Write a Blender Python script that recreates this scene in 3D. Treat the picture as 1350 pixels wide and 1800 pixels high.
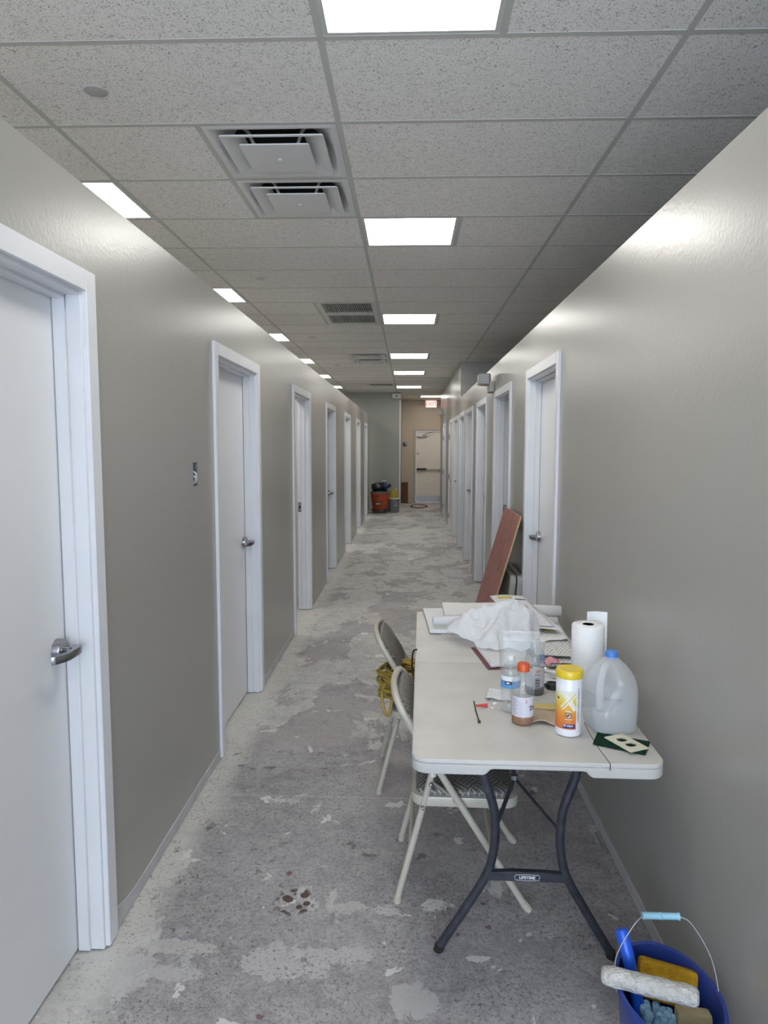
import bpy, bmesh, math, random
from mathutils import Vector, Matrix, noise as mnoise
random.seed(7)
for o in list(bpy.data.objects): bpy.data.objects.remove(o, do_unlink=True)
scene = bpy.context.scene
COL = scene.collection
PI = math.pi
R = math.radians

# ------------------------------------------------------------------ camera
CAM_H = 1.65
F_PX, PITCH, YAW, ROLL = 1220.8, 0.0938, -0.0349, 0.0024
cd = bpy.data.cameras.new('camera'); cam = bpy.data.objects.new('camera', cd); COL.objects.link(cam)
cd.sensor_fit = 'VERTICAL'; cd.sensor_height = 24.0; cd.sensor_width = 18.0
cd.lens = F_PX / 1800.0 * 24.0
cd.clip_start = 0.05; cd.clip_end = 100
_f = Vector((math.sin(YAW)*math.cos(PITCH), math.cos(YAW)*math.cos(PITCH), -math.sin(PITCH)))
_r = Vector((math.cos(YAW), -math.sin(YAW), 0)); _u = _r.cross(_f)
_r2 = _r*math.cos(ROLL) + _u*math.sin(ROLL); _u2 = -_r*math.sin(ROLL) + _u*math.cos(ROLL)
cam.matrix_world = Matrix(((_r2.x, _u2.x, -_f.x, 0), (_r2.y, _u2.y, -_f.y, 0), (_r2.z, _u2.z, -_f.z, CAM_H), (0, 0, 0, 1)))
scene.camera = cam

# ------------------------------------------------------------------ world, daylight, exposure
w = bpy.data.worlds.new('world'); scene.world = w; w.use_nodes = True
w.node_tree.nodes['Background'].inputs[0].default_value = (0.62, 0.78, 1.0, 1)
w.node_tree.nodes['Background'].inputs[1].default_value = 1.0
scene.view_settings.view_transform = 'Standard'; scene.view_settings.look = 'None'
scene.view_settings.gamma = 1.0; scene.view_settings.use_curve_mapping = False
scene.view_settings.exposure = 0.86
PANEL = 9.0            # radiance of the ceiling panels
DAY = 180.0            # daylight through the shop window behind the camera
ld = bpy.data.lights.new('window_daylight', 'AREA'); ld.shape = 'RECTANGLE'; ld.size = 5.0; ld.size_y = 2.2
ld.energy = DAY; ld.color = (0.70, 0.83, 1.0)
lo = bpy.data.objects.new('window_daylight', ld); COL.objects.link(lo)
lo.location = (-0.3, -4.75, 1.5); lo.rotation_euler = (R(90), 0, 0)   # faces +y

# ------------------------------------------------------------------ materials
MATS = {}
def nodes_of(name):
    m = bpy.data.materials.new(name); m.use_nodes = True
    nt = m.node_tree; b = nt.nodes['Principled BSDF']
    return m, nt, b
def mat(name, col, rough=0.5, metal=0.0, spec=0.5, var=0.0, vscale=8.0, bump=0.0, bscale=60.0, coat=0.0, sub=0.0):
    if name in MATS: return MATS[name]
    m, nt, b = nodes_of(name)
    b.inputs['Base Color'].default_value = (*col, 1); b.inputs['Roughness'].default_value = rough
    b.inputs['Metallic'].default_value = metal; b.inputs['Specular IOR Level'].default_value = spec
    if coat: b.inputs['Coat Weight'].default_value = coat
    if sub: b.inputs['Subsurface Weight'].default_value = sub; b.inputs['Subsurface Radius'].default_value = (.01, .01, .01)
    tc = nt.nodes.new('ShaderNodeTexCoord')
    if var:
        n = nt.nodes.new('ShaderNodeTexNoise'); n.inputs['Scale'].default_value = vscale; n.inputs['Detail'].default_value = 6
        nt.links.new(tc.outputs['Object'], n.inputs['Vector'])
        mr = nt.nodes.new('ShaderNodeMapRange'); mr.inputs[1].default_value = .3; mr.inputs[2].default_value = .7
        mr.inputs[3].default_value = 1-var; mr.inputs[4].default_value = 1+var
        nt.links.new(n.outputs['Fac'], mr.inputs[0])
        mx = nt.nodes.new('ShaderNodeMix'); mx.data_type = 'RGBA'; mx.blend_type = 'MULTIPLY'; mx.inputs[0].default_value = 1
        mx.inputs[6].default_value = (*col, 1); nt.links.new(mr.outputs[0], mx.inputs[7])
        nt.links.new(mx.outputs[2], b.inputs['Base Color'])
    if bump:
        n2 = nt.nodes.new('ShaderNodeTexNoise'); n2.inputs['Scale'].default_value = bscale; n2.inputs['Detail'].default_value = 4
        nt.links.new(tc.outputs['Object'], n2.inputs['Vector'])
        bp = nt.nodes.new('ShaderNodeBump'); bp.inputs['Strength'].default_value = bump; bp.inputs['Distance'].default_value = .01
        nt.links.new(n2.outputs['Fac'], bp.inputs['Height']); nt.links.new(bp.outputs[0], b.inputs['Normal'])
    MATS[name] = m; return m
def emit(name, col, strength):
    if name in MATS: return MATS[name]
    m, nt, b = nodes_of(name)
    b.inputs['Base Color'].default_value = (*col, 1)
    b.inputs['Emission Color'].default_value = (*col, 1); b.inputs['Emission Strength'].default_value = strength
    MATS[name] = m; return m
def clear(name, tint=(1, 1, 1), body=0.08, bodycol=(.9, .9, .9), rough=.08, gloss=1.0, transl=0.0):
    """thin clear or milky plastic: see-through + diffuse body + fresnel gloss"""
    if name in MATS: return MATS[name]
    m = bpy.data.materials.new(name); m.use_nodes = True; nt = m.node_tree
    for n in list(nt.nodes): nt.nodes.remove(n)
    out = nt.nodes.new('ShaderNodeOutputMaterial')
    tr = nt.nodes.new('ShaderNodeBsdfTransparent'); tr.inputs[0].default_value = (*tint, 1)
    df = nt.nodes.new('ShaderNodeBsdfDiffuse'); df.inputs[0].default_value = (*bodycol, 1)
    tl = nt.nodes.new('ShaderNodeBsdfTranslucent'); tl.inputs[0].default_value = (*bodycol, 1)
    ms = nt.nodes.new('ShaderNodeMixShader'); ms.inputs[0].default_value = transl
    nt.links.new(df.outputs[0], ms.inputs[1]); nt.links.new(tl.outputs[0], ms.inputs[2])
    m1 = nt.nodes.new('ShaderNodeMixShader'); m1.inputs[0].default_value = body
    nt.links.new(tr.outputs[0], m1.inputs[1]); nt.links.new(ms.outputs[0], m1.inputs[2])
    gl = nt.nodes.new('ShaderNodeBsdfGlossy'); gl.inputs['Roughness'].default_value = rough
    lw = nt.nodes.new('ShaderNodeLayerWeight'); lw.inputs['Blend'].default_value = .5
    pw = nt.nodes.new('ShaderNodeMath'); pw.operation = 'POWER'; pw.inputs[1].default_value = 4.0; nt.links.new(lw.outputs['Facing'], pw.inputs[0])
    sc = nt.nodes.new('ShaderNodeMath'); sc.operation = 'MULTIPLY_ADD'; sc.inputs[1].default_value = .45; sc.inputs[2].default_value = .04; nt.links.new(pw.outputs[0], sc.inputs[0])
    mm = nt.nodes.new('ShaderNodeMath'); mm.operation = 'MULTIPLY'; mm.inputs[1].default_value = gloss
    nt.links.new(sc.outputs[0], mm.inputs[0])
    m2 = nt.nodes.new('ShaderNodeMixShader'); nt.links.new(mm.outputs[0], m2.inputs[0])
    nt.links.new(m1.outputs[0], m2.inputs[1]); nt.links.new(gl.outputs[0], m2.inputs[2])
    nt.links.new(m2.outputs[0], out.inputs[0])
    MATS[name] = m; return m

WALLC = (0.350, 0.341, 0.315)
def wall_mat(name, col, rough=.29):
    m, nt, b = nodes_of(name)
    tc = nt.nodes.new('ShaderNodeTexCoord')
    n = nt.nodes.new('ShaderNodeTexNoise'); n.inputs['Scale'].default_value = 1.3; n.inputs['Detail'].default_value = 5
    mp = nt.nodes.new('ShaderNodeMapping'); mp.inputs['Scale'].default_value = (1, 1, .35)
    nt.links.new(tc.outputs['Object'], mp.inputs[0]); nt.links.new(mp.outputs[0], n.inputs['Vector'])
    mr = nt.nodes.new('ShaderNodeMapRange'); mr.inputs[3].default_value = .95; mr.inputs[4].default_value = 1.05
    nt.links.new(n.outputs['Fac'], mr.inputs[0])
    mx = nt.nodes.new('ShaderNodeMix'); mx.data_type = 'RGBA'; mx.blend_type = 'MULTIPLY'; mx.inputs[0].default_value = 1
    mx.inputs[6].default_value = (*col, 1); nt.links.new(mr.outputs[0], mx.inputs[7]); nt.links.new(mx.outputs[2], b.inputs['Base Color'])
    b.inputs['Roughness'].default_value = rough
    n2 = nt.nodes.new('ShaderNodeTexNoise'); n2.inputs['Scale'].default_value = 70; n2.inputs['Detail'].default_value = 3
    nt.links.new(tc.outputs['Object'], n2.inputs['Vector'])
    ad = nt.nodes.new('ShaderNodeMath'); ad.operation = 'MULTIPLY_ADD'; ad.inputs[1].default_value = .8
    nt.links.new(n.outputs['Fac'], ad.inputs[0]); nt.links.new(n2.outputs['Fac'], ad.inputs[2])
    bp = nt.nodes.new('ShaderNodeBump'); bp.inputs['Strength'].default_value = .16; bp.inputs['Distance'].default_value = .004
    nt.links.new(ad.outputs[0], bp.inputs['Height']); nt.links.new(bp.outputs[0], b.inputs['Normal'])
    b.inputs['Specular IOR Level'].default_value = .75
    MATS[name] = m; return m

def floor_mat():
    m, nt, b = nodes_of('floor_concrete')
    L = nt.links
    tc = nt.nodes.new('ShaderNodeTexCoord')
    def noise(scale, detail=6, rough=.6, dist=0.0, sc=(1, 1, 1), off=(0, 0, 0)):
        mp = nt.nodes.new('ShaderNodeMapping'); mp.inputs['Scale'].default_value = sc; mp.inputs['Location'].default_value = off
        L.new(tc.outputs['Object'], mp.inputs[0])
        n = nt.nodes.new('ShaderNodeTexNoise'); n.inputs['Scale'].default_value = scale; n.inputs['Detail'].default_value = detail
        n.inputs['Roughness'].default_value = rough; n.inputs['Distortion'].default_value = dist
        L.new(mp.outputs[0], n.inputs['Vector']); return n.outputs['Fac']
    def ramp(s, a, bb, lo=0.0, hi=1.0):
        mr = nt.nodes.new('ShaderNodeMapRange'); mr.inputs[1].default_value = a; mr.inputs[2].default_value = bb
        mr.inputs[3].default_value = lo; mr.inputs[4].default_value = hi
        L.new(s, mr.inputs[0]); return mr.outputs[0]
    def math_(op, a, c):
        n = nt.nodes.new('ShaderNodeMath'); n.operation = op
        for i, v in enumerate((a, c)):
            if isinstance(v, (int, float)): n.inputs[i].default_value = v
            else: L.new(v, n.inputs[i])
        return n.outputs[0]
    def mix(fac, a, c):
        n = nt.nodes.new('ShaderNodeMix'); n.data_type = 'RGBA'
        if isinstance(fac, (int, float)): n.inputs[0].default_value = fac
        else: L.new(fac, n.inputs[0])
        for i, v in ((6, a), (7, c)):
            if isinstance(v, tuple): n.inputs[i].default_value = (*v, 1)
            else: L.new(v, n.inputs[i])
        return n.outputs[2]
    sp = nt.nodes.new('ShaderNodeSeparateXYZ'); L.new(tc.outputs['Object'], sp.inputs[0])
    X, Y = sp.outputs[0], sp.outputs[1]
    base = mix(ramp(noise(2.2, 9, .65), .38, .62), (.295, .28, .295), (.43, .415, .43))
    base = mix(ramp(noise(14, 8, .7), .42, .60, 0, .5), base, (.52, .51, .51))
    base = mix(ramp(noise(60, 5, .7, off=(3, 1, 0)), .49, .66, 0, .7), base, (.20, .187, .19))
    base = mix(ramp(noise(210, 2, .6, off=(5, 4, 0)), .56, .64, 0, .6), base, (.10, .09, .092))
    # worn brown-mauve screed further in
    mv = ramp(noise(1.1, 8, .6, 1.0, off=(7, 2, 0)), .50, .60)
    farw = ramp(Y, 2.6, 3.4)
    base = mix(math_('MULTIPLY', math_('MULTIPLY', mv, farw), .6), base, (.40, .365, .35))
    # skim-coat patches with crisp ragged rims
    d1 = noise(1.55, 10, .62, .6, sc=(1.25, .75, 1), off=(2.3, 4.1, 0))
    bias = ramp(Y, 1.6, 5.0, -.115, .045)
    bias = math_('ADD', bias, ramp(X, -1.0, -.80, .10, 0.0))
    s = math_('ADD', d1, bias)
    skim = ramp(s, .515, .532)
    skimc = mix(ramp(noise(9, 6, .6, off=(1, 9, 0)), .35, .65), (.46, .455, .44), (.60, .60, .585))
    col = mix(math_('MULTIPLY', skim, ramp(noise(22, 6, .7, off=(4, 4, 0)), .34, .50, .35, .95)), base, skimc)
    rim = math_('MULTIPLY', ramp(s, .498, .515), ramp(s, .527, .515))
    col = mix(math_('MULTIPLY', rim, ramp(noise(6, 4, .6), .45, .6, 0, .35)), col, (.17, .16, .155))
    edge = ramp(math_('ADD', X, math_('MULTIPLY', math_('ADD', noise(2.6, 6, .6, off=(6, 6, 0)), -.5), .20)), -.82, -.92)
    col = mix(math_('MULTIPLY', edge, ramp(noise(18, 5), .3, .6, .55, .9)), col, (.60, .59, .555))
    # skim-coat islands near the camera
    wob = math_('MULTIPLY', math_('ADD', noise(15, 7, .62, .8, off=(4, 2, 0)), -.5), 5.5)
    for (bx_, by_, ax, ay) in ((-.86, 2.02, .055, .10), (-.76, 2.13, .11, .035), (-.74, 2.01, .09, .03), (-.42, 2.08, .10, .075), (-.24, 2.11, .13, .04), (-.20, 2.345, .06, .03), (-.08, 2.34, .045, .03), (.03, 1.93, .07, .07), (-.27, 2.04, .04, .03)):
        ddx = math_('MULTIPLY', math_('ADD', X, -bx_), 1/ax); ddy = math_('MULTIPLY', math_('ADD', Y, -by_), 1/ay)
        q2 = math_('ADD', math_('ADD', math_('MULTIPLY', ddx, ddx), math_('MULTIPLY', ddy, ddy)), wob)
        col = mix(math_('MULTIPLY', ramp(q2, 1.10, 1.0), .72), col, (.53, .52, .515))
    # a second layer of small chips, dark scabs and rusty glue spots
    chips = ramp(noise(7.0, 7, .6, .5, off=(11, 3, 0)), .642, .656)
    col = mix(chips, col, (.66, .655, .64))
    speck = math_('MULTIPLY', ramp(noise(75, 4, .75, off=(1, 7, 0)), .56, .62), ramp(noise(3.2, 5, .6, off=(3, 9, 0)), .38, .56))
    col = mix(math_('MULTIPLY', speck, .85), col, (.10, .09, .088))
    scab = math_('MULTIPLY', ramp(noise(11, 8, .75, off=(8, 8, 0)), .575, .62), ramp(noise(1.6, 3, off=(0, 5, 0)), .46, .58))
    col = mix(math_('MULTIPLY', scab, .75), col, (.105, .085, .078))
    rust = math_('MULTIPLY', ramp(noise(16, 6, .7, off=(2, 6, 0)), .60, .64), ramp(noise(2.3, 3, off=(9, 1, 0)), .55, .62))
    col = mix(math_('MULTIPLY', rust, .8), col, (.135, .060, .045))
    # cluster of brown adhesive dabs near the camera
    dx = math_('MULTIPLY', math_('ADD', X, .405), 1/.085); dy = math_('MULTIPLY', math_('ADD', Y, -2.37), 1/.085)
    rr = math_('ADD', math_('MULTIPLY', dx, dx), math_('MULTIPLY', dy, dy))
    vo = nt.nodes.new('ShaderNodeTexVoronoi'); vo.inputs['Scale'].default_value = 30; L.new(tc.outputs['Object'], vo.inputs['Vector'])
    dab = math_('MULTIPLY', ramp(vo.outputs['Distance'], .52, .46), ramp(math_('ADD', rr, math_('MULTIPLY', noise(14, 3), 1.2)), 1.5, 1.2))
    col = mix(math_('MULTIPLY', dab, .95), col, (.075, .042, .035))
    # sawn joints across the slab
    for yj in (3.135,):
        wv = math_('ADD', math_('ADD', Y, -yj), math_('MULTIPLY', math_('ADD', noise(3, 2), -.5), .02))
        j = ramp(math_('ABSOLUTE', wv, 0), .0035, .0015)
        col = mix(math_('MULTIPLY', j, .55), col, (.62, .61, .60) if yj > 3 else (.17, .16, .16))
    L.new(col, b.inputs['Base Color'])
    L.new(ramp(noise(5, 5), .3, .7, .48, .72), b.inputs['Roughness'])
    b.inputs['Specular IOR Level'].default_value = .35
    hgt = math_('ADD', math_('MULTIPLY', skim, .5), math_('MULTIPLY', noise(45, 6, .7), .5))
    bp = nt.nodes.new('ShaderNodeBump'); bp.inputs['Strength'].default_value = .35; bp.inputs['Distance'].default_value = .006
    L.new(hgt, bp.inputs['Height']); L.new(bp.outputs[0], b.inputs['Normal'])
    MATS['floor'] = m; return m

def tile_mat():
    m, nt, b = nodes_of('mineral_tile'); L = nt.links
    tc = nt.nodes.new('ShaderNodeTexCoord'); oi = nt.nodes.new('ShaderNodeObjectInfo')
    ad = nt.nodes.new('ShaderNodeVectorMath'); ad.operation = 'MULTIPLY_ADD'; ad.inputs[1].default_value = (1, 1, 1)
    L.new(tc.outputs['Object'], ad.inputs[0]); 
    cb = nt.nodes.new('ShaderNodeCombineXYZ'); mu = nt.nodes.new('ShaderNodeMath'); mu.operation = 'MULTIPLY'; mu.inputs[1].default_value = 37
    L.new(oi.outputs['Random'], mu.inputs[0]); L.new(mu.outputs[0], cb.inputs[0]); L.new(mu.outputs[0], cb.inputs[1]); L.new(cb.outputs[0], ad.inputs[2])
    n = nt.nodes.new('ShaderNodeTexNoise'); n.inputs['Scale'].default_value = 78; n.inputs['Detail'].default_value = 2; n.inputs['Distortion'].default_value = 2.4
    L.new(ad.outputs[0], n.inputs['Vector'])
    r = nt.nodes.new('ShaderNodeMapRange'); r.inputs[1].default_value = .585; r.inputs[2].default_value = .64; L.new(n.outputs['Fac'], r.inputs[0])
    n2 = nt.nodes.new('ShaderNodeTexNoise'); n2.inputs['Scale'].default_value = 170; n2.inputs['Detail'].default_value = 2
    L.new(ad.outputs[0], n2.inputs['Vector'])
    r2 = nt.nodes.new('ShaderNodeMapRange'); r2.inputs[1].default_value = .64; r2.inputs[2].default_value = .70; L.new(n2.outputs['Fac'], r2.inputs[0])
    mxx = nt.nodes.new('ShaderNodeMath'); mxx.operation = 'MAXIMUM'; L.new(r.outputs[0], mxx.inputs[0]); L.new(r2.outputs[0], mxx.inputs[1])
    mx = nt.nodes.new('ShaderNodeMix'); mx.data_type = 'RGBA'; L.new(mxx.outputs[0], mx.inputs[0])
    mx.inputs[6].default_value = (.92, .89, .855, 1); mx.inputs[7].default_value = (.38, .365, .345, 1)
    L.new(mx.outputs[2], b.inputs['Base Color']); b.inputs['Roughness'].default_value = .9; b.inputs['Specular IOR Level'].default_value = .1
    bp = nt.nodes.new('ShaderNodeBump'); bp.invert = True; bp.inputs['Strength'].default_value = .4; bp.inputs['Distance'].default_value = .003
    L.new(mxx.outputs[0], bp.inputs['Height']); L.new(bp.outputs[0], b.inputs['Normal'])
    MATS['tile'] = m; return m

def wood_mat(name, c1, c2, scale=3.0):
    m, nt, b = nodes_of(name); L = nt.links
    tc = nt.nodes.new('ShaderNodeTexCoord'); mp = nt.nodes.new('ShaderNodeMapping'); mp.inputs['Scale'].default_value = (9, 9, .7)
    oi = nt.nodes.new('ShaderNodeObjectInfo'); L.new(oi.outputs['Random'], mp.inputs['Location'])
    L.new(tc.outputs['Object'], mp.inputs[0])
    n = nt.nodes.new('ShaderNodeTexNoise'); n.inputs['Scale'].default_value = scale; n.inputs['Detail'].default_value = 8; n.inputs['Distortion'].default_value = 1.2
    L.new(mp.outputs[0], n.inputs['Vector'])
    cr = nt.nodes.new('ShaderNodeValToRGB'); cr.color_ramp.elements[0].position = .32; cr.color_ramp.elements[0].color = (*c1, 1)
    cr.color_ramp.elements[1].position = .68; cr.color_ramp.elements[1].color = (*c2, 1)
    L.new(n.outputs['Fac'], cr.inputs[0]); L.new(cr.outputs[0], b.inputs['Base Color']); b.inputs['Roughness'].default_value = .42
    MATS[name] = m; return m

def vinyl_mat():
    """grey seat vinyl with a pale basket-weave line print"""
    m, nt, b = nodes_of('seat_vinyl'); L = nt.links
    tc = nt.nodes.new('ShaderNodeTexCoord')
    def stripes(ang):
        mp = nt.nodes.new('ShaderNodeMapping'); mp.inputs['Rotation'].default_value = (0, 0, ang); L.new(tc.outputs['Object'], mp.inputs[0])
        wv = nt.nodes.new('ShaderNodeTexWave'); wv.inputs['Scale'].default_value = 20; wv.inputs['Distortion'].default_value = .25; wv.inputs['Detail'].default_value = 1
        L.new(mp.outputs[0], wv.inputs['Vector'])
        r = nt.nodes.new('ShaderNodeMapRange'); r.inputs[1].default_value = .80; r.inputs[2].default_value = .92; L.new(wv.outputs['Fac'], r.inputs[0]); return r.outputs[0]
    ck = nt.nodes.new('ShaderNodeTexChecker'); ck.inputs['Scale'].default_value = 17; ck.inputs[1].default_value = (0, 0, 0, 1); ck.inputs[2].default_value = (1, 1, 1, 1)
    mp = nt.nodes.new('ShaderNodeMapping'); mp.inputs['Rotation'].default_value = (0, 0, R(45)); L.new(tc.outputs['Object'], mp.inputs[0]); L.new(mp.outputs[0], ck.inputs[0])
    mm = nt.nodes.new('ShaderNodeMix'); mm.data_type = 'FLOAT'; L.new(ck.outputs['Fac'], mm.inputs[0]); L.new(stripes(R(38)), mm.inputs[2]); L.new(stripes(R(-52)), mm.inputs[3])
    mx = nt.nodes.new('ShaderNodeMix'); mx.data_type = 'RGBA'; L.new(mm.outputs[0], mx.inputs[0])
    mx.inputs[6].default_value = (.10, .096, .090, 1); mx.inputs[7].default_value = (.33, .31, .28, 1)
    L.new(mx.outputs[2], b.inputs['Base Color']); b.inputs['Roughness'].default_value = .45
    MATS['vinyl'] = m; return m

M_WALL = wall_mat('greige_wall_paint', WALLC)
M_ROOM = mat('white_room_paint', (.80, .79, .76), .5)
M_GREY = wall_mat('grey_wall_paint', (.285, .28, .245), .4)
M_TAN = wall_mat('tan_wall_paint', (.52, .435, .325), .45)
M_FLOOR = floor_mat(); M_TILE = tile_mat()
M_TRIM = mat('white_trim_gloss', (.74, .75, .78), .32, var=.02)
M_SLAB = mat('white_door_paint', (.76, .765, .785), .30, var=.02, vscale=2)
M_TEE = mat('tee_white', (.55, .55, .52), .6)
M_TEE_GAP = mat('tee_gap_shade', (.03, .03, .03), .6)
M_BAND = mat('unpainted_skim', (.50, .50, .51), .7, var=.12, vscale=9)
M_CHROME = mat('satin_nickel', (.36, .36, .38), .28, 1.0, var=.05)
M_BLACK = mat('black_plastic', (.015, .015, .017), .4)
M_VOID = mat('dark_void', (.006, .006, .007), .9)
M_LAMP = emit('lamp_diffuser', (1.0, .975, .92), PANEL)
M_FRAMEW = mat('white_lamp_frame', (.62, .62, .60), .4)

# ------------------------------------------------------------------ mesh helpers
class MB:
    def __init__(s): s.v = []; s.f = []
    def add(s, vs, fs):
        o = len(s.v); s.v += [Vector(p) for p in vs]; s.f += [tuple(i+o for i in f) for f in fs]; return s
    def box(s, x0, x1, y0, y1, z0, z1, M=None):
        vs = [Vector((x, y, z)) for z in (z0, z1) for y in (y0, y1) for x in (x0, x1)]
        if M: vs = [M @ p for p in vs]
        return s.add(vs, [(0, 2, 3, 1), (4, 5, 7, 6), (0, 1, 5, 4), (2, 6, 7, 3), (0, 4, 6, 2), (1, 3, 7, 5)])
    def tube(s, pts, r, n=8, closed=False, caps=True, flat=None):
        pts = [Vector(p) for p in pts]; N = len(pts); rings = []
        up = None
        for i, p in enumerate(pts):
            if closed: t = pts[(i+1) % N]-pts[i-1]
            else: t = pts[min(i+1, N-1)]-pts[max(i-1, 0)]
            t.normalize()
            if up is None: up = Vector((0, 0, 1)) if abs(t.z) < .9 else Vector((1, 0, 0))
            a = t.cross(up); 
            if a.length < 1e-6: a = t.cross(Vector((0, 1, 0)))
            a.normalize(); bb = a.cross(t); up = bb
            rr = r[i] if isinstance(r, (list, tuple)) else r
            ra, rb = (rr, rr) if flat is None else (rr, rr*flat)
            rings.append([p+a*math.cos(2*PI*k/n)*ra+bb*math.sin(2*PI*k/n)*rb for k in range(n)])
        vs = [q for g in rings for q in g]; fs = []
        for i in range(N if closed else N-1):
            j = (i+1) % N
            for k in range(n): fs.append((i*n+k, i*n+(k+1) % n, j*n+(k+1) % n, j*n+k))
        if caps and not closed: fs += [tuple(range(n))[::-1], tuple((N-1)*n+k for k in range(n))]
        return s.add(vs, fs)
    def lathe(s, prof, n=24, c=(0, 0, 0), sx=1.0, sy=1.0, M=None, a0=0.0, a1=2*PI):
        full = abs(a1-a0-2*PI) < 1e-6; m = n if full else n+1; vs = []; fs = []
        for (r, z) in prof:
            for k in range(m):
                a = a0+(a1-a0)*k/n
                p = Vector((c[0]+r*math.cos(a)*sx, c[1]+r*math.sin(a)*sy, c[2]+z)); vs.append(M @ p if M else p)
        for i in range(len(prof)-1):
            for k in range(n):
                k2 = (k+1) % m
                fs.append((i*m+k, i*m+k2, (i+1)*m+k2, (i+1)*m+k))
        if full:
            if prof[0][0] > 1e-5: fs.append(tuple(range(m))[::-1])
            if prof[-1][0] > 1e-5: fs.append(tuple((len(prof)-1)*m+k for k in range(m)))
        return s.add(vs, fs)
    def prism(s, poly, z0, z1, M=None):
        n = len(poly)
        vs = [Vector((x, y, z0)) for x, y in poly]+[Vector((x, y, z1)) for x, y in poly]
        if M: vs = [M @ p for p in vs]
        fs = [tuple(range(n))[::-1], tuple(range(n, 2*n))]+[(i, (i+1) % n, n+(i+1) % n, n+i) for i in range(n)]
        return s.add(vs, fs)
    def grid(s, nx, ny, fn):
        vs = [fn(i/nx, j/ny) for j in range(ny+1) for i in range(nx+1)]
        fs = [(j*(nx+1)+i, j*(nx+1)+i+1, (j+1)*(nx+1)+i+1, (j+1)*(nx+1)+i) for j in range(ny) for i in range(nx)]
        return s.add(vs, fs)
    def xf(s, M): s.v = [M @ p for p in s.v]; return s
    def mesh(s, name, m, smooth=True, bevel=0.0, seg=2, sharp=35, weld=True):
        bm = bmesh.new(); vs = [bm.verts.new(p) for p in s.v]
        for f in s.f:
            try: bm.faces.new([vs[i] for i in f])
            except ValueError: pass
        if weld: bmesh.ops.remove_doubles(bm, verts=bm.verts, dist=1e-6)
        bmesh.ops.recalc_face_normals(bm, faces=bm.faces)
        if bevel:
            ed = [e for e in bm.edges if len(e.link_faces) == 2 and e.calc_face_angle(0) > R(30)]
            bmesh.ops.bevel(bm, geom=ed, offset=bevel, segments=seg, affect='EDGES', profile=.6, clamp_overlap=True)
        me = bpy.data.meshes.new(name); bm.to_mesh(me); bm.free()
        if smooth:
            for p in me.polygons: p.use_smooth = True
            me.set_sharp_from_angle(angle=R(sharp))
        if m: me.materials.append(m)
        return me
    def build(s, name, m, parent=None, world=True, **k):
        """one mesh object; coordinates are given in the frame of the scene (world) or of the thing"""
        if parent is not None and world:
            o = root_loc(parent); s.v = [p-o for p in s.v]
        me = s.mesh(name, m, **k)
        return link(name, me, parent)
def link(name, me, parent=None):
    o = bpy.data.objects.new(name, me); COL.objects.link(o)
    if parent is not None: o.parent = parent
    return o
def root_loc(o):
    p = Vector((0, 0, 0))
    while o is not None: p += o.location; o = o.parent
    return p
def thing(name, label, cat, loc=(0, 0, 0), rz=0.0, group=None):
    o = bpy.data.objects.new(name, None); o.empty_display_size = .1; COL.objects.link(o)
    o.location = loc; o.rotation_euler = (0, 0, rz); o['label'] = label; o['category'] = cat
    if group: o['group'] = group
    return o
def solo(name, label, cat, mb, m, base, group=None, **k):
    """a thing that is one mesh, its origin at its base"""
    b = Vector(base); mb.v = [p-b for p in mb.v]
    o = mb.build(name, m, None, **k); o.location = b; o['label'] = label; o['category'] = cat
    if group: o['group'] = group
    return o
def structure(o, label=None):
    o['kind'] = 'structure'
    if label: o['label'] = label
    return o
def copy_tree(o, parent=None):
    c = o.copy(); COL.objects.link(c); c.parent = parent
    for ch in list(o.children): copy_tree(ch, c)
    return c
def text_mb(body, size, depth=.0005, bold=0.0):
    cu = bpy.data.curves.new('lettering', 'FONT'); cu.body = body; cu.size = size; cu.extrude = depth; cu.offset = bold
    cu.align_x = 'CENTER'; cu.align_y = 'CENTER'; cu.resolution_u = 2
    ob = bpy.data.objects.new('lettering', cu); COL.objects.link(ob)
    dg = bpy.context.evaluated_depsgraph_get(); me = bpy.data.meshes.new_from_object(ob.evaluated_get(dg))
    mb = MB(); mb.v = [v.co.copy() for v in me.vertices]; mb.f = [tuple(p.vertices) for p in me.polygons]
    bpy.data.objects.remove(ob, do_unlink=True); bpy.data.curves.remove(cu); bpy.data.meshes.remove(me)
    return mb
def wrap(mb, rad, th, z0, c):
    """bend a flat drawing (x right, y up, z out) round a standing cylinder"""
    mb.v = [Vector((c[0]+(rad+p.z)*math.cos(th+p.x/rad), c[1]+(rad+p.z)*math.sin(th+p.x/rad), c[2]+z0+p.y)) for p in mb.v]
    return mb
def rrect(w, h, r, n=5, cx=0, cy=0):
    out = []
    for (sx, sy, a0) in ((1, -1, -90), (1, 1, 0), (-1, 1, 90), (-1, -1, 180)):
        for k in range(n+1):
            a = R(a0+90*k/n); out.append((cx+sx*(w/2-r)+r*math.cos(a), cy+sy*(h/2-r)+r*math.sin(a)))
    return out
def smooth_path(pts, n=6):
    pts = [Vector(p) for p in pts]; out = []
    for i in range(len(pts)-1):
        p0 = pts[max(i-1, 0)]; p1 = pts[i]; p2 = pts[i+1]; p3 = pts[min(i+2, len(pts)-1)]
        for k in range(n):
            t = k/n
            out.append(.5*((2*p1)+(p2-p0)*t+(2*p0-5*p1+4*p2-p3)*t*t+(3*p1-p0-3*p2+p3)*t**3))
    out.append(pts[-1]); return out
def T(x, y, z, rx=0, ry=0, rz=0):
    return Matrix.Translation((x, y, z)) @ Matrix.Rotation(rz, 4, 'Z') @ Matrix.Rotation(ry, 4, 'Y') @ Matrix.Rotation(rx, 4, 'X')
def nz(x, y, z=0.0): return mnoise.noise(Vector((x, y, z)))

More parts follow.
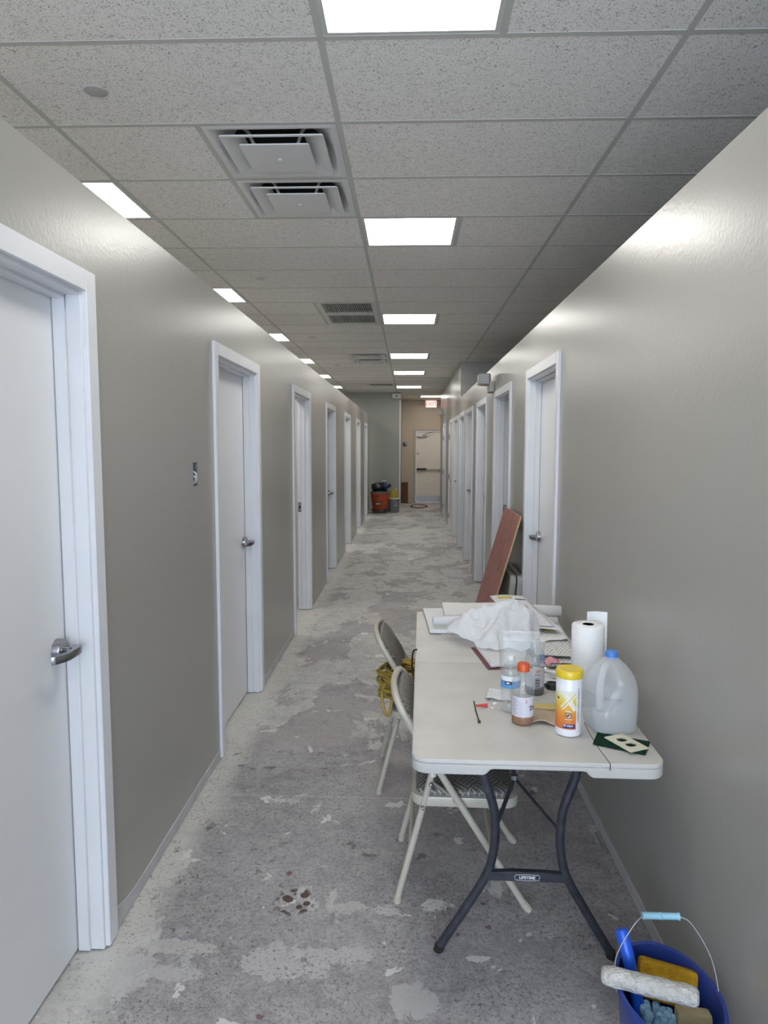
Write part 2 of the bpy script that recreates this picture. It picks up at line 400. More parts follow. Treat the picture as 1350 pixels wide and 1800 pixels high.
# ------------------------------------------------------------------ the shell
XL, XR, WT = -0.989, 0.833, 0.12
WTOP, CEIL, ROOF = 2.44, 3.013, 3.36
X0, X1 = -3.962, 3.353
YF, YS, YE = -5.0, -0.7, 20.62
DOOR_TOP = 2.12
L_DOORS = [(1.17+2.4*k, 2.12+2.4*k) for k in range(7)]
R_DOORS = [(3.95, 4.90), (5.76, 6.74), (7.50, 8.47), (9.12, 10.08), (10.44, 11.40), (11.84, 12.80), (13.18, 14.20), (15.55, 16.60)]
def holed_wall(name, x0, x1, ys, zs, holes, m, label):
    Ys = sorted(set([ys[0], ys[1]]+[v for h in holes for v in h[:2]])); Zs = sorted(set([zs[0], zs[1]]+[v for h in holes for v in h[2:]]))
    def solid(i, j):
        if not (0 <= i < len(Ys)-1 and 0 <= j < len(Zs)-1): return False
        cy = (Ys[i]+Ys[i+1])/2; cz = (Zs[j]+Zs[j+1])/2
        return not any(h[0] < cy < h[1] and h[2] < cz < h[3] for h in holes)
    b = MB()
    for i in range(len(Ys)-1):
        for j in range(len(Zs)-1):
            if not solid(i, j): continue
            a, c, d, e = Ys[i], Ys[i+1], Zs[j], Zs[j+1]
            b.add([(x0, a, d), (x0, c, d), (x0, c, e), (x0, a, e)], [(0, 3, 2, 1)]); b.add([(x1, a, d), (x1, c, d), (x1, c, e), (x1, a, e)], [(0, 1, 2, 3)])
            if not solid(i-1, j): b.add([(x0, a, d), (x1, a, d), (x1, a, e), (x0, a, e)], [(0, 1, 2, 3)])
            if not solid(i+1, j): b.add([(x0, c, d), (x1, c, d), (x1, c, e), (x0, c, e)], [(0, 3, 2, 1)])
            if not solid(i, j-1): b.add([(x0, a, d), (x1, a, d), (x1, c, d), (x0, c, d)], [(0, 3, 2, 1)])
            if not solid(i, j+1): b.add([(x0, a, e), (x1, a, e), (x1, c, e), (x0, c, e)], [(0, 1, 2, 3)])
    return structure(b.build(name, m, smooth=False), label)

structure(MB().box(X0-.1, X1+.1, YF-.1, YE+.2, -.1, 0).build('floor', M_FLOOR, smooth=False), 'worn bare concrete floor with patchy grey skim coat')
lh = [(a, b, 0, DOOR_TOP) for a, b in L_DOORS]+[(3.165, 3.235, 1.465, 1.575)]
holed_wall('wall_left', XL-WT, XL, (YS, 17.30), (0, WTOP), lh, M_WALL, 'greige painted partition wall along the left of the corridor')
rh = [(a, b, 0, DOOR_TOP) for a, b in R_DOORS]+[(YS, 11.35, WTOP, ROOF)]
holed_wall('wall_right', XR, XR+WT, (YS, 18.25), (0, ROOF), rh, M_WALL, 'greige painted wall along the right, rising to the ceiling further back')
structure(MB().box(XR+WT, X1, 11.35, 11.45, 0, ROOF).build('wall_block', M_WALL, smooth=False), 'grey full-height wall face above the right partition')
structure(MB().box(X0, -.21, 17.78, 17.90, 0, ROOF).box(-.33, -.21, 17.90, YE, 0, ROOF).build('wall_end', M_GREY, smooth=False), 'grey full-height wall facing the corridor beside the exit alcove')
EXD = (0.17, 1.08)
b = MB(); b.box(-.33, EXD[0], YE, YE+.15, 0, ROOF); b.box(EXD[1], 1.5, YE, YE+.15, 0, ROOF); b.box(EXD[0], EXD[1], YE, YE+.15, 2.13, ROOF)
b.box(1.2, 1.32, 18.25, YE, 0, ROOF); b.box(XR+WT, 1.2, 18.13, 18.25, 0, ROOF)
structure(b.build('wall_back', M_TAN, smooth=False), 'tan painted back wall of the exit alcove')
structure(MB().box(X0-.1, X0, YF, YE+.15, 0, ROOF).build('wall_outer_left', M_ROOM, smooth=False), 'outer wall behind the left rooms')
structure(MB().box(X1, X1+.1, YF, YE+.15, 0, ROOF).build('wall_outer_right', M_ROOM, smooth=False), 'outer wall behind the right rooms')
for i, y in enumerate([.55]+[2.72+2.4*k for k in range(6)]):
    structure(MB().box(X0, XL-WT, y, y+.1, 0, WTOP).build('wall_partition_left_%d' % (i+1), M_ROOM, smooth=False), 'partition between two rooms on the left')
for i, y in enumerate([.9, 3.2, 5.28, 7.08, 8.75, 10.2, 12.95, 14.8]):
    structure(MB().box(XR+WT, X1, y, y+.1, 0, WTOP if y < 11 else ROOF).build('wall_partition_right_%d' % (i+1), M_ROOM, smooth=False), 'partition between two rooms on the right')
# shop front behind the camera
b = MB(); b.box(X0, -3.0, YF-.1, YF, 0, ROOF); b.box(2.5, X1, YF-.1, YF, 0, ROOF); b.box(-3.0, 2.5, YF-.1, YF, 0, .3); b.box(-3.0, 2.5, YF-.1, YF, 2.7, ROOF)
structure(b.build('wall_front', M_ROOM, smooth=False), 'shop front wall behind the viewpoint')
wf = MB()
for k in range(5): wf.box(-3.0+k*1.375-.025, -3.0+k*1.375+.025, YF-.09, YF-.03, .3, 2.7)
wf.box(-3, 2.5, YF-.09, YF-.03, .3, .35); wf.box(-3, 2.5, YF-.09, YF-.03, 2.65, 2.7)
win = structure(wf.build('window_1', mat('bronze_frame', (.05, .045, .04), .4), smooth=False), 'wide shop window behind the viewpoint')
MB().box(-3, 2.5, YF-.065, YF-.06, .35, 2.65).build('pane', clear('window_pane', body=.02), win, world=False)
# unpainted bands at the wall feet
def band(name, side, doors, y_end, label):
    b = MB(); edges = [YS]
    for a, c in doors: edges += [a-.066, c+.066]
    edges.append(y_end); x = XL if side < 0 else XR; rnd = random.Random(3)
    for k in range(0, len(edges), 2):
        a, c = edges[k], edges[k+1]
        if c-a < .05: continue
        n = max(2, int((c-a)/.08)); top = []
        for i in range(n+1):
            t = .052+.006*nz(i*.9, a*3)+(.035*max(0, 1-i/2.0) if rnd.random() < .9 else 0)
            top.append((a+(c-a)*i/n, t))
        for i in range(n):
            (y0, t0), (y1, t1) = top[i], top[i+1]; xo = x-side*.005
            b.add([(xo, y0, .004), (xo, y1, .004), (xo, y1, t1), (xo, y0, t0), (x, y0, .004), (x, y1, .004), (x, y1, t1), (x, y0, t0)],
                  [(0, 1, 2, 3), (3, 2, 6, 7), (0, 4, 5, 1)])
    return structure(b.build(name, M_BAND, smooth=False), label)
band('baseboard_left', -1, L_DOORS, 17.30, 'pale unpainted strip along the foot of the left wall')
band('baseboard_right', 1, R_DOORS, 18.25, 'pale unpainted strip along the foot of the right wall')
structure(MB().box(-.232, -.205, 17.765, 17.80, 0, CEIL-.2).build('trim_1', M_TRIM), 'white corner trim on the edge of the grey end wall')

# ------------------------------------------------------------------ suspended ceiling
ceil = structure(MB().box(X0-.1, X1+.1, YF-.1, YE+.2, ROOF, ROOF+.08).build('ceiling', M_VOID, smooth=False), 'suspended grid ceiling of speckled mineral tiles')
G = .6096; XA = -0.304; Y1 = 2.4606
def rowy(r): return Y1+G*(r-1)
TW = .024
def tile_mesh(wx, wy):
    return MB().box(-wx/2, wx/2, -wy/2, wy/2, 0, .016).mesh('ceiling_tile', M_TILE, smooth=False, bevel=.002, seg=1)
TFULL = tile_mesh(2*G-.016, G-.016); THALF = tile_mesh(G-.016, G-.016)
CT = MB().box(-G+TW/2, G-TW/2, -TW/2, TW/2, 0, .03).mesh('cross_tee', M_TEE, smooth=False)
CT_GAP = MB().box(-G+TW/2, G-TW/2, -TW/2, TW/2, 0, .03).mesh('cross_tee', M_TEE_GAP, smooth=False)  # near-black colour stands in for the shade in an open grid gap
ST = MB().box(-TW/2, TW/2, -G/2+TW/2, G/2-TW/2, 0, .03).mesh('short_tee', M_TEE, smooth=False)
R0, R1_ = -11, 31
C_LIGHTS = [-9, -5, 0, 4, 9, 14, 18, 23]         # rows, half tile next to the middle tee
L_LIGHTS = [-9, -5, -1, 3, 7, 11, 15, 19, 23]
R_FILL_LIGHTS = [-9, -5]              # added out of view over the lobby's right side to brighten the ceiling
DIFF = [2, 3, 14, 15]; GRILL = [8, 9, 22]
for c in range(-3, 3):
    xc = XA+c*2*G
    tee = MB().box(xc-TW/2, xc+TW/2, YF, YE, CEIL, CEIL+.03)
    if c > -3: tee.build('main_tee', M_TEE, ceil, world=False, smooth=False)
    for r in range(R0, R1_):
        ya = rowy(r); yc = ya+G/2
        if yc > YE-.1 or ya < YF-.2: continue
        hl = hr = True                                # left half / right half free for tile
        if c == 0 and r in C_LIGHTS: hl = False
        if c == 0 and r == 28: hr = False
        if c == -2 and r in L_LIGHTS: hr = False
        if c == 1 and r in R_FILL_LIGHTS: hr = False
        if c == -1 and (r in DIFF or r in GRILL): hr = False
        if hl and hr:
            t = link('ceiling_tile', TFULL, ceil); t.location = (xc+G, yc, CEIL+.0015)
        else:
            s = link('short_tee', ST, ceil); s.location = (xc+G, yc, CEIL)
            t = link('ceiling_tile', THALF, ceil); t.location = (xc+(G/2 if hl else 1.5*G), yc, CEIL+.0015)
        k = link('cross_tee', CT_GAP if (c == 0 and r in (20, 23)) else CT, ceil); k.location = (xc+G, ya, CEIL)  # two far rows get the dark strip painted as a shaded gap

def lamp_proto():
    t = thing('ceiling_light', '', 'ceiling light', group='square ceiling light panels'); h = G/2-.012
    b = MB()
    for sx in (-1, 1): b.box(min(sx*h, sx*(h-.018)), max(sx*h, sx*(h-.018)), -h, h, 0, .02)
    for sy in (-1, 1): b.box(-h+.018, h-.018, min(sy*h, sy*(h-.018)), max(sy*h, sy*(h-.018)), 0, .02)
    b.build('frame', M_FRAMEW, t, smooth=False)
    MB().box(-h+.018, h-.018, -h+.018, h-.018, .004, .012).build('diffuser', M_LAMP, t, smooth=False)
    return t
lamp0 = lamp_proto(); first = [True]
def place_lamp(x, r, label):
    o = lamp0 if first[0] else copy_tree(lamp0); first[0] = False
    o.location = (x, rowy(r)+G/2, CEIL+.001); o['label'] = label
ORD = ['largest', 'second', 'third', 'fourth', 'fifth', 'sixth', 'seventh']
for i, r in enumerate(C_LIGHTS):
    if r < 0: place_lamp(XA+G/2, r, 'square light panel over the lobby behind the viewpoint, corridor line, %s' % ('far' if i else 'near the window'))
    else: place_lamp(XA+G/2, r, '%s glowing square light panel in the row over the middle of the corridor' % (ORD[i-2] + (' and nearest' if i == 2 else ' nearest')))
place_lamp(XA+1.5*G, 28, 'glowing light panel over the exit alcove, just above the exit sign')
k = 0
for r in L_LIGHTS:
    if r < 3: place_lamp(XA-2.5*G, r, 'square light panel over the left rooms outside the view, %s' % {-9: 'by the window', -5: 'in the lobby', -1: 'over the first room'}[r])
    else:
        place_lamp(XA-2.5*G, r, '%s glowing light panel partly hidden behind the top of the left wall' % (ORD[k] if k == 0 else ORD[k]+' nearest')); k += 1

for i, r in enumerate(R_FILL_LIGHTS):
    place_lamp(XA+3.5*G, r, 'added unseen fill light panel over the right of the lobby behind the viewpoint, %s' % ('by the window' if i == 0 else 'nearer the corridor'))
# square diffusers
def diffuser_proto():
    t = thing('air_diffuser', '', 'air vent', group='square ceiling air diffusers'); W = mat('vent_white', (.70, .70, .70), .38)
    h = G/2-.013
    fl = MB(); n = 64
    def sq(a, s):
        c, d = math.cos(a), math.sin(a); k = s/max(abs(c), abs(d)); return (c*k, d*k)
    prof = [(1, h, 0), (1, h-.018, -.004), (1, h-.032, -.002), (.85, h-.042, .010), (.45, h-.060, .035), (0, .208, .060)]
    vs = []; fs = []
    for (q, s, z) in prof:
        for i in range(n):
            a = 2*PI*i/n+PI/4; x, y = sq(a, s); cx, cy = s*math.cos(a), s*math.sin(a); vs.append((cx*(1-q)+x*q, cy*(1-q)+y*q, z))
    for j in range(len(prof)-1):
        for i in range(n): fs.append((j*n+i, j*n+(i+1) % n, (j+1)*n+(i+1) % n, (j+1)*n+i))
    fl.add(vs, fs).build('flange', W, t)
    MB().lathe([(.208, .060), (.208, .30), (0.001, .30)], 32).build('duct_collar', M_VOID, t)
    def pan(a, b_, za, zb, name, top):
        m = MB(); P = [(a, za+.006), (a, za), (a-.012, za-.001)]+([(b_, zb)] if not top else [])
        vs = []; fs = []
        for s, z in P:
            for (x, y) in rrect(2*s, 2*s, .012, 3): vs.append((x, y, z))
        m_ = 16
        for j in range(len(P)-1):
            for i in range(m_): fs.append((j*m_+i, j*m_+(i+1) % m_, (j+1)*m_+(i+1) % m_, (j+1)*m_+i))
        if top: fs.append(tuple((len(P)-1)*m_+i for i in range(m_))); fs.append(tuple(range(m_))[::-1])
        return m.add(vs, fs).build(name, W, t, smooth=True, sharp=25)
    pan(.230, .135, -.016, .022, 'louvre_ring', False)
    cp = pan(.157, 0, -.024, 0, 'centre_plate', True)
    MB().lathe([(.001, -.032), (.008, -.031), (.012, -.027), (.012, -.022)], 14).build('screw_cap', W, cp)
    for k in range(4):
        a = PI/4+k*PI/2; c, d = math.cos(a), math.sin(a)
        MB().tube([(c*.208, d*.208, .062), (c*.17, d*.17, .045), (c*.13, d*.13, -.015)], .008, 6).build('strut', W, t)
    return t
df0 = diffuser_proto()
for i, r in enumerate(DIFF):
    o = df0 if i == 0 else copy_tree(df0); o.location = (XA-G/2, rowy(r)+G/2, CEIL)
    o['label'] = ['nearest and largest square white air diffuser in the ceiling', 'second square white air diffuser, just beyond the largest one',
                  'nearer of the two small square air diffusers far down the ceiling', 'further of the two small square air diffusers far down the ceiling'][i]
def grille_proto():
    t = thing('return_grille', '', 'air vent', group='louvred return air grilles'); h = G/2-.013; W = mat('grille_grey', (.62, .62, .61), .4)
    b = MB()
    for sx in (-1, 1): b.box(min(sx*h, sx*(h-.05)), max(sx*h, sx*(h-.05)), -h, h, 0, .012)
    for sy in (-1, 1): b.box(-h+.05, h-.05, min(sy*h, sy*(h-.05)), max(sy*h, sy*(h-.05)), 0, .012)
    b.build('frame', W, t, smooth=False)
    s = MB(); n = 24
    for i in range(n):
        x = -h+.05+(2*h-.1)*(i+.5)/n; s.box(x-.0025, x+.0025, -h+.05, h-.05, .002, .022, M=None)
    g = s.build('louvres', W, t, smooth=False); g['kind'] = 'stuff'
    MB().box(-h+.04, h-.04, -h+.04, h-.04, .05, .055).build('backing', mat('grille_back', (.16, .16, .165), .8), t, smooth=False)
    return t
gr0 = grille_proto()
for i, r in enumerate(GRILL):
    o = gr0 if i == 0 else copy_tree(gr0); o.location = (XA-G/2, rowy(r)+G/2, CEIL)
    o['label'] = ['nearer of the two dark louvred return grilles side by side in the ceiling', 'further of the two dark louvred return grilles side by side in the ceiling',
                  'small dark louvred grille in the ceiling by the grey end wall'][i]
for i, y in enumerate((2.78, 5.79, 8.83, 11.85)):
    b = MB().lathe([(.001, 0), (.036, 0), (.043, .002), (.046, .006), (.046, .009), (.03, .012)], 28, (-1.215, y, CEIL-.004))
    solo('sprinkler_cover', ['nearest and largest round white sprinkler cover plate in the ceiling tile', 'second nearest round sprinkler cover plate in the ceiling',
         'third round sprinkler cover plate in the ceiling, beyond the louvred grilles', 'furthest tiny round sprinkler cover plate in the ceiling'][i], 'sprinkler cover', b, mat('cover_white', (.47, .46, .44), .45), (-1.215, y, CEIL-.004), 'round sprinkler covers')

# ------------------------------------------------------------------ doors
LEVER_Z = 1.03
def make_door(n, side, y0, y1, state, label, lever=True, strike=True):
    """side -1: in the left wall, +1: right wall; the corridor lies at local +x of the wall face"""
    X = XL if side < 0 else XR; sg = 1 if side < 0 else -1         # direction into the corridor
    root = bpy.data.objects.new('door_%d' % n, None); COL.objects.link(root); root.location = (X, y0, 0); root.empty_display_size = .1
    structure(root, label)
    def bx(b, u0, u1, ya, yb, za, zb):                              # u: towards the corridor from the wall face
        xa, xb = X+sg*u0, X+sg*u1; return b.box(min(xa, xb), max(xa, xb), ya, yb, za, zb)
    cw, ct, zt = .065, .016, DOOR_TOP
    rv = .006
    bx(MB(), -.002, ct, y0-cw+rv, y0+rv, .006, zt+cw-rv).build('casing_leg', M_TRIM, root, bevel=.003, seg=1)
    bx(MB(), -.002, ct, y1-rv, y1+cw-rv, .006, zt+cw-rv).build('casing_leg', M_TRIM, root, bevel=.003, seg=1)
    bx(MB(), -.002, ct, y0+rv, y1-rv, zt-rv, zt+cw-rv).build('casing_head', M_TRIM, root, bevel=.003, seg=1)
    jt = .018
    for (ya, yb) in ((y0, y0+jt), (y1-jt, y1)):
        jl = bx(MB(), -WT, .001, ya, yb, .004, zt).build('jamb', M_TRIM, root, bevel=.002, seg=1)
    bx(MB(), -WT, .001, y0+jt, y1-jt, zt-jt, zt).build('head_jamb', M_TRIM, root, bevel=.002, seg=1)
    if state == 'out':
        su = (-.040, .0)
    else: su = (-.118, -.082)
    if state != 'out':
        b = MB()
        bx(b, -.080, -.042, y0+jt, y0+jt+.012, .006, zt-jt); bx(b, -.080, -.042, y1-jt-.012, y1-jt, .006, zt-jt); bx(b, -.080, -.042, y0+jt+.012, y1-jt-.012, zt-jt-.012, zt-jt)
        b.build('door_stop', M_TRIM, root, bevel=.002, seg=1)
    W = (y1-jt-.003)-(y0+jt+.003)
    # slab in its own frame: hinge edge at y=0
    def slab_M():
        M = Matrix.Translation((X, y0+jt+.003, 0))
        if state == 'open':
            hx = X+sg*(-.118)
            M = Matrix.Translation((hx, y0+jt+.003, 0)) @ Matrix.Rotation(sg*R(86), 4, 'Z') @ Matrix.Translation((-hx, -(y0+jt+.003), 0)) @ M
        return M
    M = slab_M()
    sb = MB().box(min(sg*su[0], sg*su[1]), max(sg*su[0], sg*su[1]), 0, W, .012, zt-jt-.003)
    slab = sb.xf(M).build('slab', M_SLAB, root, bevel=.002, seg=1)
    if lever:
        ly = W-.062; fx = sg*su[1]
        Mx = M @ Matrix.Translation((fx, ly, LEVER_Z)) @ Matrix.Rotation(R(90)*sg, 4, 'Y')
        MB().lathe([(.034, 0), (.034, .018), (.032, .023), (.001, .023)], 28, M=Mx).build('rose', M_CHROME, slab, sharp=30)
        lv = MB(); f2 = lambda u: fx+sg*u
        lv.tube([(f2(.02), ly, LEVER_Z), (f2(.062), ly, LEVER_Z)], .011, 12)
        def bar(pts, hh, th):
            for i in range(len(pts)-1):
                pass
        prof = [(.047, .016), (.072, .016), (.075, 0.0), (.075, -.06), (.070, -.085), (.055, -.112), (.044, -.118), (.042, -.108), (.055, -.082), (.059, -.055), (.059, -.02), (.047, -.012)]
        poly = [(f2(u), ly+v) for u, v in prof]
        lv.prism(poly if sg < 0 else poly[::-1], LEVER_Z-.012, LEVER_Z+.012)
        lv.xf(M).build('lever', M_CHROME, slab, bevel=.0025, seg=2)
    if state == 'open' and strike:
        sp = bx(MB(), -.115, -.075, y1-jt-.0015, y1-jt+.002, LEVER_Z-.035, LEVER_Z+.065).build('strike_plate', M_CHROME, root, bevel=.001, seg=1)
        bx(MB(), -.104, -.088, y1-jt-.0022, y1-jt, LEVER_Z, LEVER_Z+.03).build('latch_hole', M_BLACK, sp, smooth=False)
    if state == 'out':
        for hz in (.25, 1.05, 1.85):
            h = MB().lathe([(.009, -.05), (.009, .05)], 10, (X+sg*.006, y1-jt-.002, hz)); bx(h, -.001, .0025, y1-jt-.03, y1-jt+.012, hz-.05, hz+.05)
            h.build('hinge', mat('hinge_steel', (.20, .20, .21), .35, .9), root)
        bx(MB(), .0, .03, y0+jt+.05, y0+jt+.09, .98, 1.06).build('pull_handle', M_CHROME, slab, bevel=.006)
    return root
lst = ['closed', 'closed', 'open', 'closed', 'open', 'open', 'open']
ordL = ['nearest', 'second', 'third', 'fourth', 'fifth', 'sixth', 'last']
for i, (a, c) in enumerate(L_DOORS):
    make_door(i+1, -1, a, c, lst[i], '%s white %s on the left side of the corridor' % (ordL[i], 'door with satin lever handle' if lst[i] == 'closed' else 'trimmed open doorway'))
rst = ['closed', 'open', 'open', 'closed', 'open', 'closed', 'out', 'out']
ordR = ['nearest', 'second', 'third', 'fourth', 'fifth', 'sixth', 'seventh', 'last']
for i, (a, c) in enumerate(R_DOORS):
    make_door(8+i, 1, a, c, rst[i], '%s white %s on the right side of the corridor' % (ordR[i], {'closed': 'door with satin lever handle', 'open': 'trimmed open doorway', 'out': 'flush door with exposed hinges'}[rst[i]]), lever=rst[i] != 'out')

# exit door
ed = bpy.data.objects.new('door_16', None); COL.objects.link(ed); ed.location = (EXD[0], YE, 0); structure(ed, 'cream steel exit door with push bar at the end of the corridor')
M_CREAM = mat('cream_door', (.84, .78, .70), .45, var=.03); M_STEEL = mat('brushed_steel', (.42, .42, .43), .35, .8)
FR = mat('door_frame_taupe', (.46, .40, .32), .45)
MB().box(EXD[0]-.03, EXD[0]+.05, YE-.02, YE+.1, 0, 2.17).build('frame_leg', FR, ed, bevel=.003, seg=1)
MB().box(EXD[1]-.05, EXD[1]+.03, YE-.02, YE+.1, 0, 2.17).build('frame_leg', FR, ed, bevel=.003, seg=1)
MB().box(EXD[0]+.05, EXD[1]-.05, YE-.02, YE+.1, 2.10, 2.17).build('frame_head', FR, ed, bevel=.003, seg=1)
es = MB().box(EXD[0]+.053, EXD[1]-.053, YE+.03, YE+.075, .01, 2.095).build('slab', M_CREAM, ed, bevel=.002, seg=1)
MB().box(EXD[0]+.06, EXD[1]-.06, YE+.026, YE+.031, .03, .20).build('kick_plate', M_STEEL, es)
pb = MB().box(EXD[0]+.07, EXD[0]+.36, YE-.04, YE+.03, .96, 1.02); pb.build('bar_housing', M_BLACK, es, bevel=.008)
MB().box(EXD[0]+.36, EXD[1]-.07, YE-.03, YE+.01, .97, 1.015).build('push_bar', mat('bar_pale', (.62, .60, .56), .4), es, bevel=.006)
MB().box(EXD[1]-.09, EXD[1]-.05, YE-.04, YE+.03, .95, 1.03).build('bar_end', M_STEEL, es, bevel=.006)
MB().box(EXD[0]+.08, EXD[0]+.36, YE-.03, YE+.03, 1.93, 1.99).build('closer_body', M_STEEL, es, bevel=.006)
MB().tube([(EXD[0]+.22, YE-.035, 1.98), (EXD[0]+.42, YE-.10, 2.05), (EXD[0]+.55, YE-.02, 2.08)], .010, 6).build('closer_arm', M_STEEL, es)
MB().box(EXD[0]+.06, EXD[0]+.15, YE+.018, YE+.031, 1.43, 1.47).build('latch_plate', M_STEEL, es, bevel=.003)
for hz in (.25, 1.05, 1.85): MB().lathe([(.012, -.06), (.012, .06)], 10, (EXD[1]-.052, YE+.018, hz)).build('hinge', mat('hinge_steel', (.2, .2, .21), .35, .9), ed)

# ------------------------------------------------------------------ wall fittings
t = thing('electrical_box', 'open metal switch box cut into the left wall with bare wires', 'electrical box', (XL, 3.20, 1.52))
ya, yb, za, zb = 3.167, 3.233, 1.467, 1.573
b = MB(); xb = XL-.05
b.box(xb-.002, xb, ya, yb, za, zb); b.box(xb, XL-.001, ya, ya+.002, za, zb); b.box(xb, XL-.001, yb-.002, yb, za, zb); b.box(xb, XL-.001, ya, yb, za, za+.002); b.box(xb, XL-.001, ya, yb, zb-.002, zb)
b.build('box', mat('galvanised', (.20, .21, .22), .45, .7), t, smooth=False)
MB().box(XL-.008, XL-.003, yb-.03, yb-.003, zb-.03, zb-.003).build('ear', mat('galvanised', (.2, .21, .22), .45, .7), t, smooth=False)
for k in range(2):
    MB().tube(smooth_path([(xb, 3.215, 1.50+.03*k), (XL-.01, 3.205, 1.51+.02*k), (XL-.004, 3.222, 1.492+.02*k), (XL-.02, 3.228, 1.475)]), .005, 6).build('wire', mat('wire_white', (.75, .75, .76), .5), t)
def twin_light(name, label, y, z, s=1.0):
    t = thing(name, label, 'emergency light', (XR, y, z), group='twin-head emergency lights')
    Wm = mat('emergency_beige', (.50, .49, .45), .45); H = mat('lamp_head_grey', (.36, .36, .36), .35)
    MB().box(XR-.05, XR, y-.11, y+.11, z-.06, z+.04).build('housing', Wm, t, bevel=.008)
    for q in (-1, 1):
        M = T(XR-.09, y+q*.06, z+.065, 0, 0, q*.25)
        h = MB().box(-.055, .055, -.05, .04, -.055, .055, M).build('lamp_head', H, t, bevel=.016)
        g = MB()
        for k in range(4): g.box(-.045, .045, -.053, -.049, -.04+k*.022, -.026+k*.022, M)
        g.build('lens_rib', mat('lens_grey', (.48, .48, .48), .25), h)
        MB().tube([(XR-.03, y+q*.05, z+.02), (XR-.09, y+q*.06, z+.04)], .012, 8).build('bracket', Wm, t)
    MB().box(XR-.045, XR-.02, y-.02, y+.0, z-.066, z-.058).build('indicator', mat('indicator_red', (.55, .12, .08), .4), t)
twin_light('emergency_light', 'grey twin-head emergency light high on the right wall between the second and third doorways', 6.98, 2.245)
twin_light('emergency_light', 'small far emergency light on the right wall above the last flush doors', 16.2, 2.36)
t = thing('exit_sign', 'red and white exit sign with two lamp heads above the exit door', 'exit sign', (.62, YE-.05, 2.80))
SX, SZ = .655, 2.895
MB().box(SX-.165, SX+.165, YE-.06, YE, SZ-.105, SZ+.105).build('housing', mat('sign_white', (.78, .74, .70), .4), t, bevel=.006)
MB().box(SX-.155, SX+.155, YE-.064, YE-.06, SZ-.095, SZ+.095).build('face', emit('sign_face', (1.0, .80, .74), .75), t, smooth=False)
tx = text_mb('EXIT', .17, .001, .004); tx.xf(Matrix.Translation((SX, YE-.066, SZ-.0)) @ Matrix.Rotation(R(90), 4, 'X')).build('lettering', emit('sign_red', (1.0, .10, .08), 1.0), t, smooth=False)
for q in (-1, 1):
    MB().box(SX+q*.225-.055, SX+q*.225+.055, YE-.13, YE-.03, SZ-.01, SZ+.09).build('lamp_head', mat('lamp_head_grey', (.36, .36, .36), .35), t, bevel=.02)
    MB().tube([(SX+q*.15, YE-.03, SZ+.03), (SX+q*.225, YE-.05, SZ+.03)], .015, 8).build('bracket', mat('sign_white', (.78, .74, .7), .4), t)
t = thing('ceiling_sensor', 'small white sensor box at the top corner of the grey end wall', 'sensor', (-.30, 17.70, CEIL-.13))
MB().box(-.42, -.20, 17.66, 17.78, CEIL-.15, CEIL-.03).build('body', mat('sensor_white', (.72, .72, .70), .4), t, bevel=.015)
MB().box(-.33, -.28, 17.652, 17.661, CEIL-.11, CEIL-.08).build('lens', M_BLACK, t, bevel=.003)
t = thing('wall_device', 'small dark blue device on the tan alcove wall left of the exit door', 'wall device', (-.10, YE-.03, 1.72))
MB().box(-.16, -.05, YE-.05, YE, 1.68, 1.78).build('body', mat('device_blue', (.06, .06, .10), .4), t, bevel=.012)
MB().box(-.10, -.055, YE-.055, YE-.049, 1.715, 1.765).build('screen', mat('device_pale', (.45, .45, .5), .3), t, bevel=.004)

# ------------------------------------------------------------------ folding table
TX, TY, TZ = .402, 2.885, .737; TWD, TLN = .74, 1.85; TROT = R(-1.1)
TM = Matrix.Translation((TX, TY, 0)) @ Matrix.Rotation(TROT, 4, 'Z')
M_TOP = mat('table_plastic', (.525, .51, .482), .42, var=.07, vscale=7, bump=.05, bscale=160)
M_LEG = mat('table_leg_enamel', (.040, .042, .055), .38, .2, var=.35, vscale=25)
tb = thing('folding_table', 'off-white plastic folding table with dark bent legs, covered in papers and bottles', 'table', (TX, TY, 0), TROT)
def half(sign):
    b = MB(); y_in, y_out = sign*.0015, sign*TLN/2; rr = .05; n = 7
    hw = TWD/2
    pl = [(-hw, y_in), (hw, y_in)]
    for k in range(n+1):
        a = R(90*k/n); pl.append((hw-rr+rr*math.cos(a), y_out-sign*(rr-rr*math.sin(a))))
    for k in range(n+1):
        a = R(90+90*k/n); pl.append((-hw+rr+rr*math.cos(a), y_out-sign*(rr-rr*math.sin(a))))
    if sign < 0: pl = pl[::-1]
    bm = MB(); bm.prism(pl, TZ-.020, TZ)
    return bm, pl
